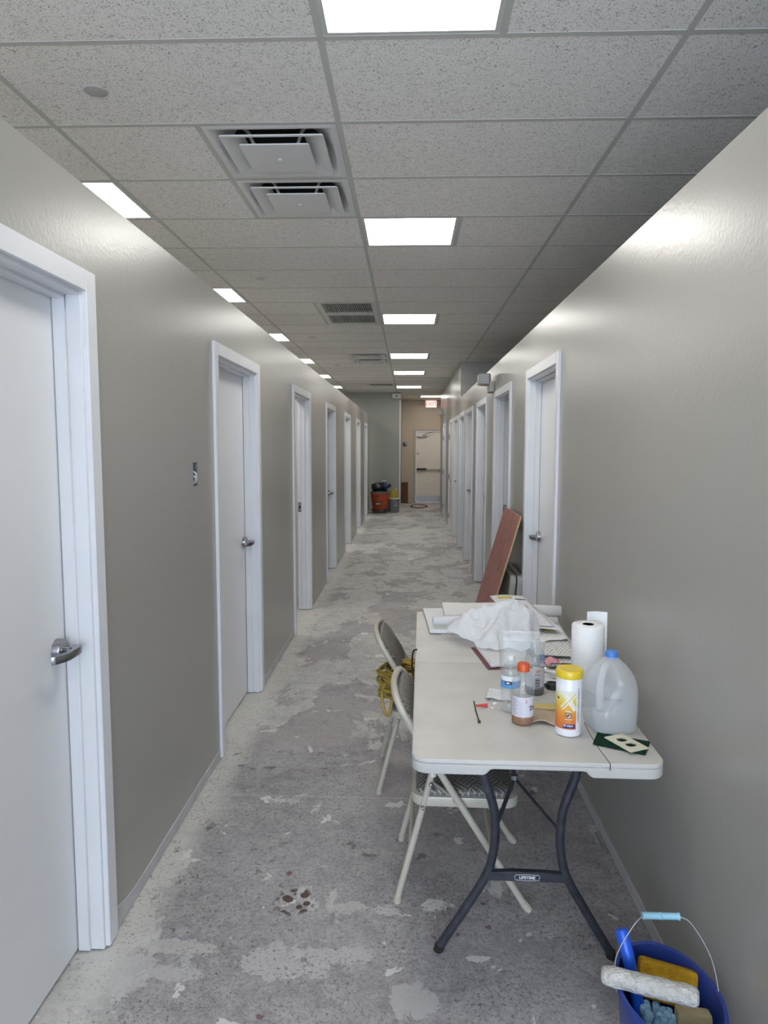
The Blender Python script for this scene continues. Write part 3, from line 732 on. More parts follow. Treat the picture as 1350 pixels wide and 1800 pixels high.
for sg, nm in ((-1, 'near'), (1, 'far')):
    bm, pl = half(sg)
    hp = bm.build('tabletop_half', M_TOP, tb, world=False, bevel=.006, seg=3)
    hp['label'] = '%s half of the folding tabletop' % nm
    # moulded rim: deep at corners and sides, shallow across the middle of the end
    rim = MB(); N = len(pl); pts = []
    for i in range(N):
        (xa, ya), (xb_, yb_) = pl[i], pl[(i+1) % N]
        if abs(ya) < .01 and abs(yb_) < .01: continue
        m_ = max(1, int(math.hypot(xb_-xa, yb_-ya)/.01))
        for k in range(m_): pts.append((xa+(xb_-xa)*k/m_, ya+(yb_-ya)*k/m_))
        last = (xb_, yb_)
    pts.append(last)
    def depth(x, y):
        if abs(y) > TLN/2-.02:
            q = min(1, max(0, (abs(x)-.135)/.022)); return .026+.019*(q*q*(3-2*q))
        return .045
    # order pts as path along rim
    vs = []; fs = []
    for (x, y) in pts:
        d = depth(x, y); nx_, ny_ = x*.978, y*.988
        vs += [(x, y, TZ-.012), (x, y, TZ-d+.005), (x*.997, y*.998, TZ-d), (nx_, ny_, TZ-d), (nx_, ny_, TZ-.012)]
    for i in range(len(pts)-1):
        if math.hypot(pts[i+1][0]-pts[i][0], pts[i+1][1]-pts[i][1]) > .05: continue
        for k in range(4): fs.append((i*5+k, i*5+k+1, (i+1)*5+k+1, (i+1)*5+k))
    rim.add(vs, fs).build('rim', M_TOP, hp, world=False, sharp=50)
# crack in the near half
MB().tube([(.205, -TLN/2-.0008, TZ-.02), (.205, -TLN/2-.0005, TZ+.0002), (.198, -TLN/2+.10, TZ+.0003), (.196, -TLN/2+.20, TZ+.0003), (.199, -TLN/2+.30, TZ+.0002)], .0013, 4).build('crack', M_BLACK, tb, world=False)
def leg_frame(y, sgn):
    pr = [(.150, .700), (.146, .625), (.128, .565), (.109, .50), (.103, .43), (.107, .36), (.128, .275), (.20, .145), (.279, .012)]
    for q in (-1, 1):
        path = smooth_path([(q*x, y+sgn*(.03*(z-.35)), z) for x, z in pr], 5)
        l = MB().tube(path, .0145, 12).build('leg', M_LEG, tb, world=False)
        MB().tube([Vector((q*.275, y-sgn*.0100, .020)), Vector((q*.2815, y-sgn*.0105, .0))], .0165, 12).build('foot_cap', M_BLACK, l, world=False)
    cb = MB()
    P = [(-.128, .290), (-.05, .2945), (.05, .2945), (.128, .290), (.132, .262), (-.132, .262)]
    cb.add([(x, y-.012, z) for x, z in P]+[(x, y+.012, z) for x, z in P], [(0, 1, 2, 3, 4, 5), (6, 7, 8, 9, 10, 11)]+[(i, (i+1) % 6, 6+(i+1) % 6, 6+i) for i in range(6)])
    c = cb.build('crossbar', M_LEG, tb, world=False, bevel=.003, seg=1)
    if sgn < 0:
        SIL = mat('badge_silver', (.62, .62, .66), .4)
        out = [(-.040, .003), (-.037, .0095), (0, .0115), (.037, .0095), (.040, .003), (.037, -.0075), (0, -.0095), (-.037, -.0075)]
        MB().tube([(x, y-.0128, .277+z) for x, z in out], .0010, 4, closed=True).build('badge_outline', SIL, c, world=False)
        tx = text_mb('LIFETIME', .0135, .0004, .0005)
        tx.xf(Matrix.Translation((0, y-.0126, .2775)) @ Matrix.Rotation(R(90), 4, 'X') @ Matrix.Diagonal((.98, 1, 1, 1))).build('badge_lettering', SIL, c, world=False, smooth=False)
    hub = Vector((-.012, y-sgn*.05, .585)); hubc = Vector((0, y-sgn*.30, .69))
    hub = Vector((-.02, y-sgn*.18, .46+.055))
    for q in (-1, 1): MB().tube([hub, (q*.104, y-sgn*.004, .425)], .0075, 6, flat=.5).build('brace_strut', M_LEG, tb, world=False)
    MB().tube([hub, (-.02, y-sgn*.42, .70)], .0075, 6, flat=.6).build('brace_arm', M_LEG, tb, world=False)
    MB().lathe([(.014, -.012), (.014, .012)], 10, hub).build('brace_knuckle', M_CHROME, tb, world=False)
leg_frame(-.755, -1); leg_frame(.755, 1)

# ------------------------------------------------------------------ folding chairs
M_CH = mat('chair_beige_enamel', (.52, .485, .415), .38, .1, var=.04); M_VINYL = vinyl_mat()
def chair_proto():
    """local frame: faces +x, rear feet near x=0, width along y, centred"""
    t = thing('folding_chair', '', 'chair', group='padded steel folding chairs'); hw = .215
    K = .635; fx = .462; ztop = .757
    up = []
    def fr(z): return fx-K*z
    for q, seq in ((-1, 1),):
        pass
    path = [(fr(.02), -hw, .02), (fr(.35), -hw, .35), (fr(.62), -hw+.005, .62), (fr(ztop-.07), -hw+.012, ztop-.07)]
    arc = [(fr(ztop-.03), -hw+.025, ztop-.028), (fr(ztop), -hw+.075, ztop), (fr(ztop)-.012, 0, ztop+.004)]
    half_ = path+arc; full = half_+[(x, -y, z) for x, y, z in half_[:-1][::-1]]
    f = MB().tube(smooth_path(full, 5), .0125, 10).build('back_frame', M_CH, t, world=False)
    for q in (-1, 1):
        MB().tube([(fr(.03), q*hw, .03), (fr(0)+.004, q*hw, .0)], .0150, 10).build('foot_cap', M_CH, f, world=False)
        l = MB().tube([(.118, q*(hw-.028), .492), (.112, q*(hw-.028), .47), (-.006, q*(hw-.014), .015)], .0120, 10).build('rear_leg', M_CH, t, world=False)
        MB().lathe([(.001, .03), (.009, .026), (.0135, .012), (.0135, -.012)], 12, (.119, q*(hw-.028), .488)).build('cap', mat('cap_white', (.66, .65, .62), .4), l, world=False)
        MB().tube([(-.004, q*(hw-.014), .02), (-.0065, q*(hw-.014), .0)], .0145, 10).build('foot_cap', M_CH, l, world=False)
        MB().tube([(.115, q*(hw-.042), .448), (.200, q*(hw-.024), .395)], .011, 6, flat=.35).build('link_bar', M_CH, t, world=False)
        for (x, z) in ((.112, .452), (.196, .398), (.22, .375), (.083, .365)):
            MB().lathe([(.001, .006), (.005, .005), (.0065, 0), (.0065, -.02)], 10, M=T(x, q*(hw-.005), z, R(90) if q < 0 else R(-90))).build('rivet', M_CHROME, t, world=False)
    MB().tube([(.04, -hw+.014, .19), (.04, hw-.014, .19)], .008, 8).build('rear_stretcher', M_CH, t, world=False)
    MB().tube([(fr(.20), -hw, .20), (fr(.20), hw, .20)], .008, 8).build('front_stretcher', M_CH, t, world=False)
    # seat pan + pad
    s = MB().prism(rrect(.385, .395, .055, 6, .235, 0), .365, .402); sp_ = s.build('seat', M_CH, t, world=False, bevel=.006)
    pd = MB(); prof = [(1, .400), (1.0, .410), (.985, .418), (.95, .424), (.80, .430), (.4, .434), (.0, .435)]
    vs = []; fs = []; base = rrect(.355, .365, .05, 6); m_ = len(base)
    for s_, z in prof[:-1]:
        for (x, y) in base: vs.append((.235+x*s_, y*s_, z))
    for j in range(len(prof)-2):
        for i in range(m_): fs.append((j*m_+i, j*m_+(i+1) % m_, (j+1)*m_+(i+1) % m_, (j+1)*m_+i))
    fs.append(tuple((len(prof)-2)*m_+i for i in range(m_)))
    pd.add(vs, fs).build('seat_pad', M_VINYL, sp_, world=False, sharp=60)
    # backrest pad follows the tilt of the frame
    tilt = math.atan(K); zc = .655
    Mb = Matrix.Translation((fr(zc)+.006, 0, zc)) @ Matrix.Rotation(-tilt, 4, 'Y')
    bp = MB(); base = [(y, z) for y, z in rrect(2*hw-.022, .215, .06, 6)]; m_ = len(base); vs = []; fs = []
    for s_, x in ((1, -.012), (1, .004), (.985, .012), (.94, .017), (.7, .021), (.35, .023)):
        for (y, z) in base:
            cv = -.020*(1-(y/hw)**2)
            vs.append(Mb @ Vector((x+cv, y*s_, z*s_)))
    for j in range(5):
        for i in range(m_): fs.append((j*m_+i, j*m_+(i+1) % m_, (j+1)*m_+(i+1) % m_, (j+1)*m_+i))
    fs.append(tuple(5*m_+i for i in range(m_))); fs.append(tuple(range(m_))[::-1])
    bp.add(vs, fs).build('backrest', M_VINYL, t, world=False, sharp=60)
    return t
ch = chair_proto(); ch.location = (-.020, 2.585, 0); ch.rotation_euler.z = R(-1.5)
ch['label'] = 'nearer beige steel folding chair with grey padded seat pushed under the table'
c2 = copy_tree(ch); c2.location = (-.126, 3.375, 0); c2.rotation_euler.z = R(0)
c2['label'] = 'further beige folding chair holding a coil of yellow extension cord'

# extension cord on the far chair
rnd = random.Random(11); cord = MB(); M_CORD = mat('yellow_cord', (.36, .25, .04), .4, var=.12, vscale=20)
CX, CY, CZ = .035, 3.29, .447
cp = []
for lp in range(17):
    rx = .150+rnd.uniform(-.030, .022); ry = .105+rnd.uniform(-.03, .03); ox = rnd.uniform(-.02, .02); oy = rnd.uniform(-.025, .03); zb = .010+.0075*lp
    tl = rnd.uniform(.0, 1.0); ph = rnd.uniform(-.3, .3); dip = rnd.uniform(0, .03) if lp % 3 == 0 else 0
    for k in range(20):
        a = 2*PI*k/20; lft = max(0, -math.cos(a))
        x = ox+rx*math.cos(a+ph); y = oy+ry*math.sin(a+ph); z = zb+.075*lft*(tl-.35)+.014*nz(lp*3.1, a)+.03*max(0, math.sin(a))*tl-dip*lft
        cp.append((CX+x, CY+y-.02*lft, CZ+(max(.008, z) if x > -.09 else max(-.035, z))))
cord.tube(smooth_path(cp, 2), .0072, 7)
ec = thing('coiled_cable', 'coiled yellow extension cord heaped on the further folding chair', 'extension cord', (CX, CY, CZ))
cord.build('coil', M_CORD, ec)
MB().tube(smooth_path([(CX-.13, CY-.05, CZ+.09), (CX-.155, CY-.09, CZ+.03), (CX-.135, CY-.12, CZ-.055), (CX-.115, CY-.12, CZ-.04), (CX-.10, CY-.09, CZ+.05)]), .0072, 7).build('hanging_loop', M_CORD, ec)
MB().tube(smooth_path([(CX+.02, CY-.13, CZ+.03), (CX+.01, CY-.21, CZ-.02), (CX+.0, CY-.26, CZ-.12), (CX+.02, CY-.27, CZ-.2), (CX+.05, CY-.26, CZ-.24)]), .0072, 7).build('trailing_end', M_CORD, ec)
MB().tube(smooth_path([(CX-.06, CY+.04, CZ+.09), (CX-.05, CY-.03, CZ+.17), (CX+.03, CY-.09, CZ+.14), (CX+.05, CY-.14, CZ+.02)]), .0072, 7).build('crossing_strand', M_CORD, ec)

# ------------------------------------------------------------------ things on the table
Z = TZ+.001
def face_angle(c): return math.atan2(-c[1], -c[0])
# water jug
JC = (.662, 2.225); t = thing('water_jug', 'translucent gallon jug half full of water with blue cap', 'jug', (*JC, Z))
M_JUG = clear('jug_hdpe', (.98, .99, 1.0), .36, (.95, .96, .98), .2, .6, .5)
jr = R(8)
def jug_ring(z, s, r):
    return [(x, y, z) for x, y in rrect(s, s, r, 6)]
prof = [(.0, .120, .03), (.004, .136, .036), (.014, .146, .04), (.07, .150, .04), (.13, .150, .042), (.155, .149, .05), (.175, .142, .058), (.195, .120, .055), (.212, .092, .044), (.225, .062, .030), (.230, .050, .024), (.238, .040, .0199)]
vs = []; fs = []; Mj = T(JC[0], JC[1], Z, 0, 0, jr); m_ = 28
for z, s, r in prof:
    for k, p in enumerate(jug_ring(z, s, r)):
        x, y = p[0], p[1]
        # the handle corner (towards the camera's left) is hollowed out
        if .085 < z < .215:
            d = math.hypot(x+s/2, y+s/2); q = max(0, 1-d/.075)*math.sin(PI*(z-.085)/.13)
            x += .040*q; y += .040*q
        vs.append(Mj @ Vector((x, y, z)))
for j in range(len(prof)-1):
    for i in range(m_): fs.append((j*m_+i, j*m_+(i+1) % m_, (j+1)*m_+(i+1) % m_, (j+1)*m_+i))
fs.append(tuple(range(m_))[::-1])
MB().add(vs, fs).build('body', M_JUG, t, sharp=60)
hp_ = smooth_path([Mj @ Vector(p) for p in ((-.030, -.030, .218), (-.050, -.050, .200), (-.062, -.062, .165), (-.063, -.063, .125), (-.060, -.060, .090))], 5)
MB().tube(hp_, .0125, 10).build('handle', M_JUG, t)
vs = []; fs = []; wp = [(.003, .134, .034), (.014, .144, .038), (.07, .148, .039), (.118, .148, .040)]
for z, s, r in wp:
    for p in jug_ring(z, s-.003, r): vs.append(Mj @ Vector(p))
for j in range(len(wp)-1):
    for i in range(m_): fs.append((j*m_+i, j*m_+(i+1) % m_, (j+1)*m_+(i+1) % m_, (j+1)*m_+i))
fs += [tuple(range(m_))[::-1], tuple((len(wp)-1)*m_+i for i in range(m_))]
MB().add(vs, fs).build('water', clear('jug_water', (.94, .95, .96), .22, (.74, .77, .80), .05, .5, .4), t, sharp=60)
MB().lathe([(.001, .2555), (.017, .2555), (.0195, .253), (.0205, .238), (.0205, .232), (.017, .232)], 28, (*JC, Z)).build('cap', mat('cap_blue', (.07, .22, .62), .38), t)
cr = MB()
for k in range(28):
    a = 2*PI*k/28; cr.box(-.0008, .0008, -.0006, .0006, .236, .252, Matrix.Translation((JC[0]+.0203*math.cos(a), JC[1]+.0203*math.sin(a), Z)) @ Matrix.Rotation(a, 4, 'Z'))
# wipes canister
WC = (.516, 2.172); t = thing('wipes_canister', 'white cleaning wipes canister with yellow lid and orange label', 'canister', (*WC, Z)); WR = .0405; th = face_angle(WC)
MB().lathe([(.001, .0), (.036, .0), (.040, .003), (WR, .008), (WR, .186), (.039, .189), (.001, .189)], 40, (*WC, Z)).build('body', mat('canister_white', (.80, .80, .83), .3), t)
MB().lathe([(.0405, .186), (.0425, .187), (.0430, .192), (.0425, .207), (.040, .212), (.036, .2135), (.030, .2125), (.001, .2125)], 40, (*WC, Z)).build('lid', mat('lid_yellow', (.74, .54, .03), .32), t)
m, nt, bb = nodes_of('wipes_label'); tcn = nt.nodes.new('ShaderNodeTexCoord'); sx = nt.nodes.new('ShaderNodeSeparateXYZ'); nt.links.new(tcn.outputs['Object'], sx.inputs[0])
mr = nt.nodes.new('ShaderNodeMapRange'); mr.inputs[1].default_value = .028; mr.inputs[2].default_value = .150; nt.links.new(sx.outputs[2], mr.inputs[0])
crp = nt.nodes.new('ShaderNodeValToRGB'); nt.links.new(mr.outputs[0], crp.inputs[0]); e = crp.color_ramp.elements
e[0].position = 0; e[0].color = (.62, .15, .05, 1); e[1].position = 1; e[1].color = (.80, .80, .78, 1)
for p, c in ((.35, (.72, .26, .04)), (.62, (.75, .47, .05)), (.82, (.76, .66, .20))):
    q = e.new(p); q.color = (*c, 1)
nt.links.new(crp.outputs[0], bb.inputs['Base Color']); bb.inputs['Roughness'].default_value = .32
MB().lathe([(WR+.0004, .026), (WR+.0004, .150)], 24, (*WC, Z), a0=th-1.35, a1=th+.62).build('label', m, t)
PW = mat('print_white', (.82, .82, .84), .35); PB = mat('print_navy', (.03, .03, .16), .35); PD = mat('print_dark', (.07, .06, .07), .4); PY = mat('print_olive', (.58, .55, .12), .4)
def wpart(poly, name, m, dz=.0008):
    b_ = MB()
    # subdivide the flat outline along x so that it bends
    b_.prism(poly, 0, .0003); b_.v = [Vector((p.x, p.y, p.z+dz)) for p in b_.v]
    return wrap(b_, WR, th, 0, (*WC, Z)).build(name, m, t, smooth=False)
def strip(x0, y0, x1, y1, w_, name, m, dz=.0008, rad=WR, c=(*WC, Z), th_=None, par=None):
    b_ = MB(); n = 8; vs = []; fs = []; L_ = math.hypot(x1-x0, y1-y0); nx_, ny_ = -(y1-y0)/L_*w_/2, (x1-x0)/L_*w_/2
    for i in range(n+1):
        x, y = x0+(x1-x0)*i/n, y0+(y1-y0)*i/n; vs += [(x+nx_, y+ny_, dz), (x-nx_, y-ny_, dz)]
    for i in range(n): fs.append((2*i, 2*i+1, 2*i+3, 2*i+2))
    b_.add(vs, fs); return wrap(b_, rad, th if th_ is None else th_, 0, c).build(name, m, par or t, smooth=False)
strip(-.022, .092, .020, .142, .013, 'letter_stroke', PW); strip(-.012, .140, .022, .088, .013, 'letter_stroke', PW, .0009)
strip(-.022, .090, .022, .142, .0022, 'letter_line', PY, .0011); strip(-.012, .139, .022, .090, .0016, 'letter_line', PY, .0012)
strip(-.016, .0365, .0215, .0365, .013, 'blue_band', PB, .0008)
wrap(text_mb('30 wipes', .0085, .0001, .0002).xf(Matrix.Translation((.0005, .0385, .0012))), WR, th, 0, (*WC, Z)).build('lettering', PW, t, smooth=False)
strip(-.010, .086, .008, .086, .0016, 'small_print', PW); strip(-.004, .082, .010, .082, .0016, 'small_print', PW); strip(-.010, .059, .012, .059, .0014, 'small_print', PW)
b_ = MB().prism([(.010*math.cos(2*PI*k/24), .0715+.010*math.sin(2*PI*k/24)) for k in range(24)], .0007, .0010); wrap(b_, WR, th, 0, (*WC, Z)).build('round_icon', PD, t, smooth=False)
b_ = MB().prism([(.0078*math.cos(2*PI*k/24), .0715+.0078*math.sin(2*PI*k/24)) for k in range(24)], .0010, .0013); wrap(b_, WR, th, 0, (*WC, Z)).build('round_icon', mat('print_peach', (.72, .45, .30), .4), t, smooth=False)
strip(-.004, .067, .004, .076, .004, 'icon_mark', PD, .0015); strip(-.005, .074, .000, .067, .003, 'icon_mark', PD, .0016)
for k in range(16):
    strip(.0300, .155-.007*k, .0365, .155-.007*k, .0045 if k % 5 else .0028, 'side_print', mat('print_grey', (.28, .28, .32), .4), .0006)
strip(-.0385, .126, -.031, .121, .006, 'side_print', PD, .0008)

# bottles
M_PET = clear('pet_clear', (.97, .98, .98), .10, (.72, .75, .77), .06, 1.0)
def bottle(name, label, c, prof, cap=None, liquid=None, lab=None, m=M_PET):
    t = thing(name, label, 'bottle', (*c, Z))
    MB().lathe([(.001, .002)]+prof, 32, (*c, Z)).build('body', m, t, sharp=60)
    if cap:
        z0, z1, r, cm = cap; cb = MB().lathe([(r, z0), (r, z1-.003), (r-.002, z1), (.001, z1)], 28, (*c, Z)); cb.build('cap', cm, t, sharp=40)
    if liquid:
        zt, lm = liquid
        pr = [(r-.0012, z) for r, z in prof if z < zt]; rr = pr[-1][0]; MB().lathe([(.001, .003)]+pr+[(rr, zt), (.001, zt)], 32, (*c, Z)).build('liquid', lm, t, sharp=60)
    return t
GC = (.384, 2.252)
gt = bottle('sports_drink_bottle', 'sports drink bottle with orange cap and a little orange drink left', GC,
     [(.030, 0), (.0345, .003), (.0362, .009), (.0362, .024), (.0352, .027), (.0352, .098), (.0368, .103), (.0368, .114), (.0350, .119), (.0362, .125), (.0350, .142), (.0300, .157), (.0220, .168), (.0165, .174), (.0160, .182)],
     (.176, .202, .0200, mat('cap_orange', (.62, .095, .02), .4)), (.026, clear('orange_drink', (.75, .36, .08), .72, (.40, .15, .03), .1, .6)))
ths = face_angle(GC)
MB().lathe([(.0358, .029), (.0358, .096)], 28, (*GC, Z), a0=ths-1.6, a1=ths+1.6).build('label', mat('label_pale', (.66, .64, .70), .4), gt)
for k in range(13):
    strip(-.036+.003*(k % 2), .090-.0045*k, -.022+.004*((k*7) % 3), .090-.0045*k, .0014, 'label_print', mat('print_grey', (.28, .28, .32), .4), .0006, .0358, (*GC, Z), ths, gt)
for k in range(11):
    strip(-.014, .080-.0044*k, .006-.004*((k*5) % 3), .080-.0044*k, .0010, 'label_print', mat('print_lilac', (.45, .42, .50), .4), .0006, .0358, (*GC, Z), ths, gt)
wrap(text_mb('Ze', .021, .0001, .0006).xf(Matrix.Translation((.034, .060, .0006)) @ Matrix.Rotation(R(12), 4, 'Z')), .0358, ths, 0, (*GC, Z)).build('label_lettering', PD, gt, smooth=False)
strip(.012, .088, .012, .076, .004, 'label_print', mat('print_rose', (.5, .3, .36), .4), .0007, .0358, (*GC, Z), ths, gt)
WBC = (.358, 2.355)
wb = bottle('water_bottle', 'clear plastic water bottle with blue label behind the orange capped bottle', WBC,
     [(.026, 0), (.031, .004), (.0325, .012), (.0318, .03), (.0328, .034), (.0312, .045), (.0328, .058), (.0312, .068), (.0328, .080), (.0328, .135), (.0300, .150), (.0200, .168), (.0130, .178), (.0125, .186)],
     (.182, .197, .0145, mat('cap_white_clear', (.68, .69, .70), .4)), None)
thw = face_angle(WBC)
MB().lathe([(.0334, .088), (.0334, .128)], 28, (*WBC, Z), a0=thw-1.7, a1=thw+1.7).build('label', mat('label_blue', (.10, .32, .66), .35), wb)
MB().lathe([(.0337, .114), (.0337, .130)], 28, (*WBC, Z), a0=thw-1.7, a1=thw+1.7).build('label_white_edge', PW, wb)
strip(-.020, .107, .006, .107, .012, 'label_print', PD, .0008, .0334, (*WBC, Z), thw, wb); strip(-.014, .107, -.004, .107, .005, 'label_print', PW, .0011, .0334, (*WBC, Z), thw, wb)
DC = (.474, 2.535)
db = bottle('dark_drink_bottle', 'uncapped clear bottle with grey barcode label and dark dregs', DC,
     [(.030, 0), (.0345, .003), (.0365, .010), (.0365, .028), (.0355, .030), (.0355, .105), (.0368, .110), (.0365, .125), (.0345, .142), (.0290, .158), (.0215, .168), (.0180, .173), (.0195, .176), (.0180, .180), (.0175, .190)],
     None, (.024, mat('dark_dregs', (.025, .022, .024), .15)))
thd = face_angle(DC)
MB().lathe([(.0362, .032), (.0362, .102)], 28, (*DC, Z), a0=thd-.9, a1=thd+1.2).build('label', mat('label_grey', (.50, .50, .52), .4), db)
for k in range(6): strip(.002, .074-.002-.0055*k-.008, .020, .074-.002-.0055*k-.008, .0024+.002*(k % 2), 'barcode', PD, .0006, .0362, (*DC, Z), thd, db)
strip(.000, .078, .022, .078, .004, 'label_print', mat('print_grey', (.28, .28, .32), .4), .0006, .0362, (*DC, Z), thd, db)
for k in range(4): strip(.004+.005*(k % 2), .086+.003*k, .014+.002*k, .087+.003*k, .0028, 'logo', mat('logo_orange', (.55, .22, .08), .4), .0006, .0362, (*DC, Z), thd, db)
# clear tub
CCt = (.445, 2.68); t = thing('clear_container', 'clear square plastic container standing behind the bottles', 'container', (*CCt, Z), 0)
vs = []; fs = []; P = [(0, .150), (.02, .156), (.165, .178), (.172, .186), (.176, .186)]; m_ = 24
for z, s in P:
    for x, y in rrect(s, s*.80, .022, 5): vs.append(T(CCt[0], CCt[1], Z, 0, 0, R(-6)) @ Vector((x, y, z+.03*max(0, -x)*z)))
for j in range(len(P)-1):
    for i in range(m_): fs.append((j*m_+i, j*m_+(i+1) % m_, (j+1)*m_+(i+1) % m_, (j+1)*m_+i))
fs.append(tuple(range(m_))[::-1])
MB().add(vs, fs).build('tub', clear('tub_clear', (.96, .97, .97), .16, (.78, .80, .80), .12, 1.0), t, sharp=50)
MB().box(.505, .525, 2.604, 2.606, Z+.10, Z+.125, None).build('print_mark', mat('mark_blue', (.06, .14, .34), .4), t)
MB().box(.503, .528, 2.6035, 2.6055, Z+.092, Z+.095, None).build('print_mark', mat('mark_blue', (.06, .14, .34), .4), t)

# paper towel roll
PC = (.650, 2.475); t = thing('paper_towel_roll', 'white paper towel roll standing on the table by the wall', 'paper towel', (*PC, Z))
M_PT = mat('towel_paper', (.80, .80, .80), .85, spec=.1, bump=.35, bscale=140)
MB().lathe([(.0200, .0), (.054, .0), (.0575, .004), (.0575, .274), (.054, .278), (.0200, .278)], 40, (*PC, Z)).build('roll', M_PT, t, sharp=50)
MB().lathe([(.0200, .278), (.0195, .276), (.0195, .05), (.001, .05)], 24, (*PC, Z)).build('core', mat('core_card', (.16, .13, .10), .8), t)
sh = MB().grid(10, 10, lambda u, v: Vector((PC[0]+.010+.062*u+.012*v*u, PC[1]+.0575-.03*u+.05*u*(v-.4)+.01*math.sin(3*u), Z+.02+(.29-.02*u)*v-.05*(1-v)*u*0+.018*u*v)))
sh.build('loose_sheet', M_PT, t)

# scouring pad + outlet plate
def flat_quad(name, label, cat, pts, z0, th_, m, bevel=.002, **k):
    c = sum((Vector((*p, 0)) for p in pts), Vector())/len(pts); b_ = MB().prism(pts if True else pts, z0, z0+th_)
    return solo(name, label, cat, b_, m, (c.x, c.y, z0), bevel=bevel, seg=1, **k)
flat_quad('scouring_pad', 'dark green scouring pad at the near corner of the table', 'scouring pad', [(.572, 2.083), (.708, 2.012), (.752, 2.100), (.608, 2.166)], Z, .007, mat('pad_green', (.012, .045, .028), .95, spec=.1, bump=1.0, bscale=260))
t = thing('outlet_plate', 'cream duplex outlet cover plate lying on the green pad', 'outlet cover', (.675, 2.08, Z+.0075))
c0 = Vector((.673, 2.081, Z+.0075)); ang = math.atan2(2.024-2.137, .701-.648)
Mo = T(c0.x, c0.y, c0.z, 0, 0, ang)
# plate with two real openings: built as strips round them
b_ = MB(); hw_, hl_ = .035, .0575
def ring_plate():
    bm = MB(); seg = 16
    for s in (-1, 1):
        cy_ = s*.0195
        outer = [(s*.0 if False else 0, 0)]
        hole = []
        x0, x1 = (0, hl_) if s > 0 else (-hl_, 0)
        angs = sorted([2*PI*k/16 for k in range(16)]+[math.atan2(yy, xx-cy_) % (2*PI) for xx in (x0, x1) for yy in (-hw_, hw_)]); seg = len(angs)
        for a in angs:
            r_ = .0170
            hole.append((max(-.0145, min(.0145, r_*math.cos(a)))+cy_, r_*math.sin(a)))
        x0, x1 = (0, hl_) if s > 0 else (-hl_, 0)
        out = []
        for a in angs:
            dx_, dy_ = math.cos(a), math.sin(a)
            tx_ = ((x1-cy_)/dx_ if dx_ > 1e-6 else ((x0-cy_)/dx_ if dx_ < -1e-6 else 9)); ty_ = (hw_/abs(dy_) if abs(dy_) > 1e-6 else 9)
            q = min(tx_, ty_); out.append((cy_+dx_*q, dy_*q))
        for zz in (0, .003):
            pass
        vs = [(x, y, 0) for x, y in out]+[(x, y, 0) for x, y in hole]+[(x, y, .003) for x, y in out]+[(x, y, .004) for x, y in hole]
        fs = []
        for k in range(seg):
            j = (k+1) % seg
            fs += [(k, j, seg+j, seg+k), (2*seg+k, 3*seg+k, 3*seg+j, 2*seg+j), (seg+k, seg+j, 3*seg+j, 3*seg+k), (k, 2*seg+k, 2*seg+j, j)]
        # corners of the rectangle
        bm.add(vs, fs)
    for sx in (-1, 1):
        for sy in (-1, 1): pass
    return bm
pb_ = ring_plate()
pb_.xf(Mo).build('plate', mat('plate_cream', (.66, .62, .48), .35), t, sharp=30)
MB().lathe([(.001, .0052), (.003, .0048), (.0036, .004), (.0036, .002)], 10, M=Mo).build('screw', mat('plate_cream', (.66, .62, .48), .35), t)
# zip tie, wall plug
b_ = MB().tube([(.240, 2.431, Z+.003), (.238, 2.34, Z+.003), (.240, 2.25, Z+.0025)], .0025, 6, flat=.5); b_.box(.2355, .2445, 2.238, 2.250, Z, Z+.006)
solo('zip_tie', 'black cable tie lying on the tabletop', 'cable tie', b_, M_BLACK, (.24, 2.34, Z))
b_ = MB().lathe([(.001, 0), (.0035, 0), (.0045, .018), (.006, .036), (.0068, .040), (.001, .040)], 14, M=T(.243, 2.377, Z+.0068, 0, R(90), R(8)))
solo('wall_plug', 'small red plastic plug beside the black cable tie', 'wall plug', b_, mat('plug_red', (.55, .025, .02), .4), (.26, 2.38, Z))
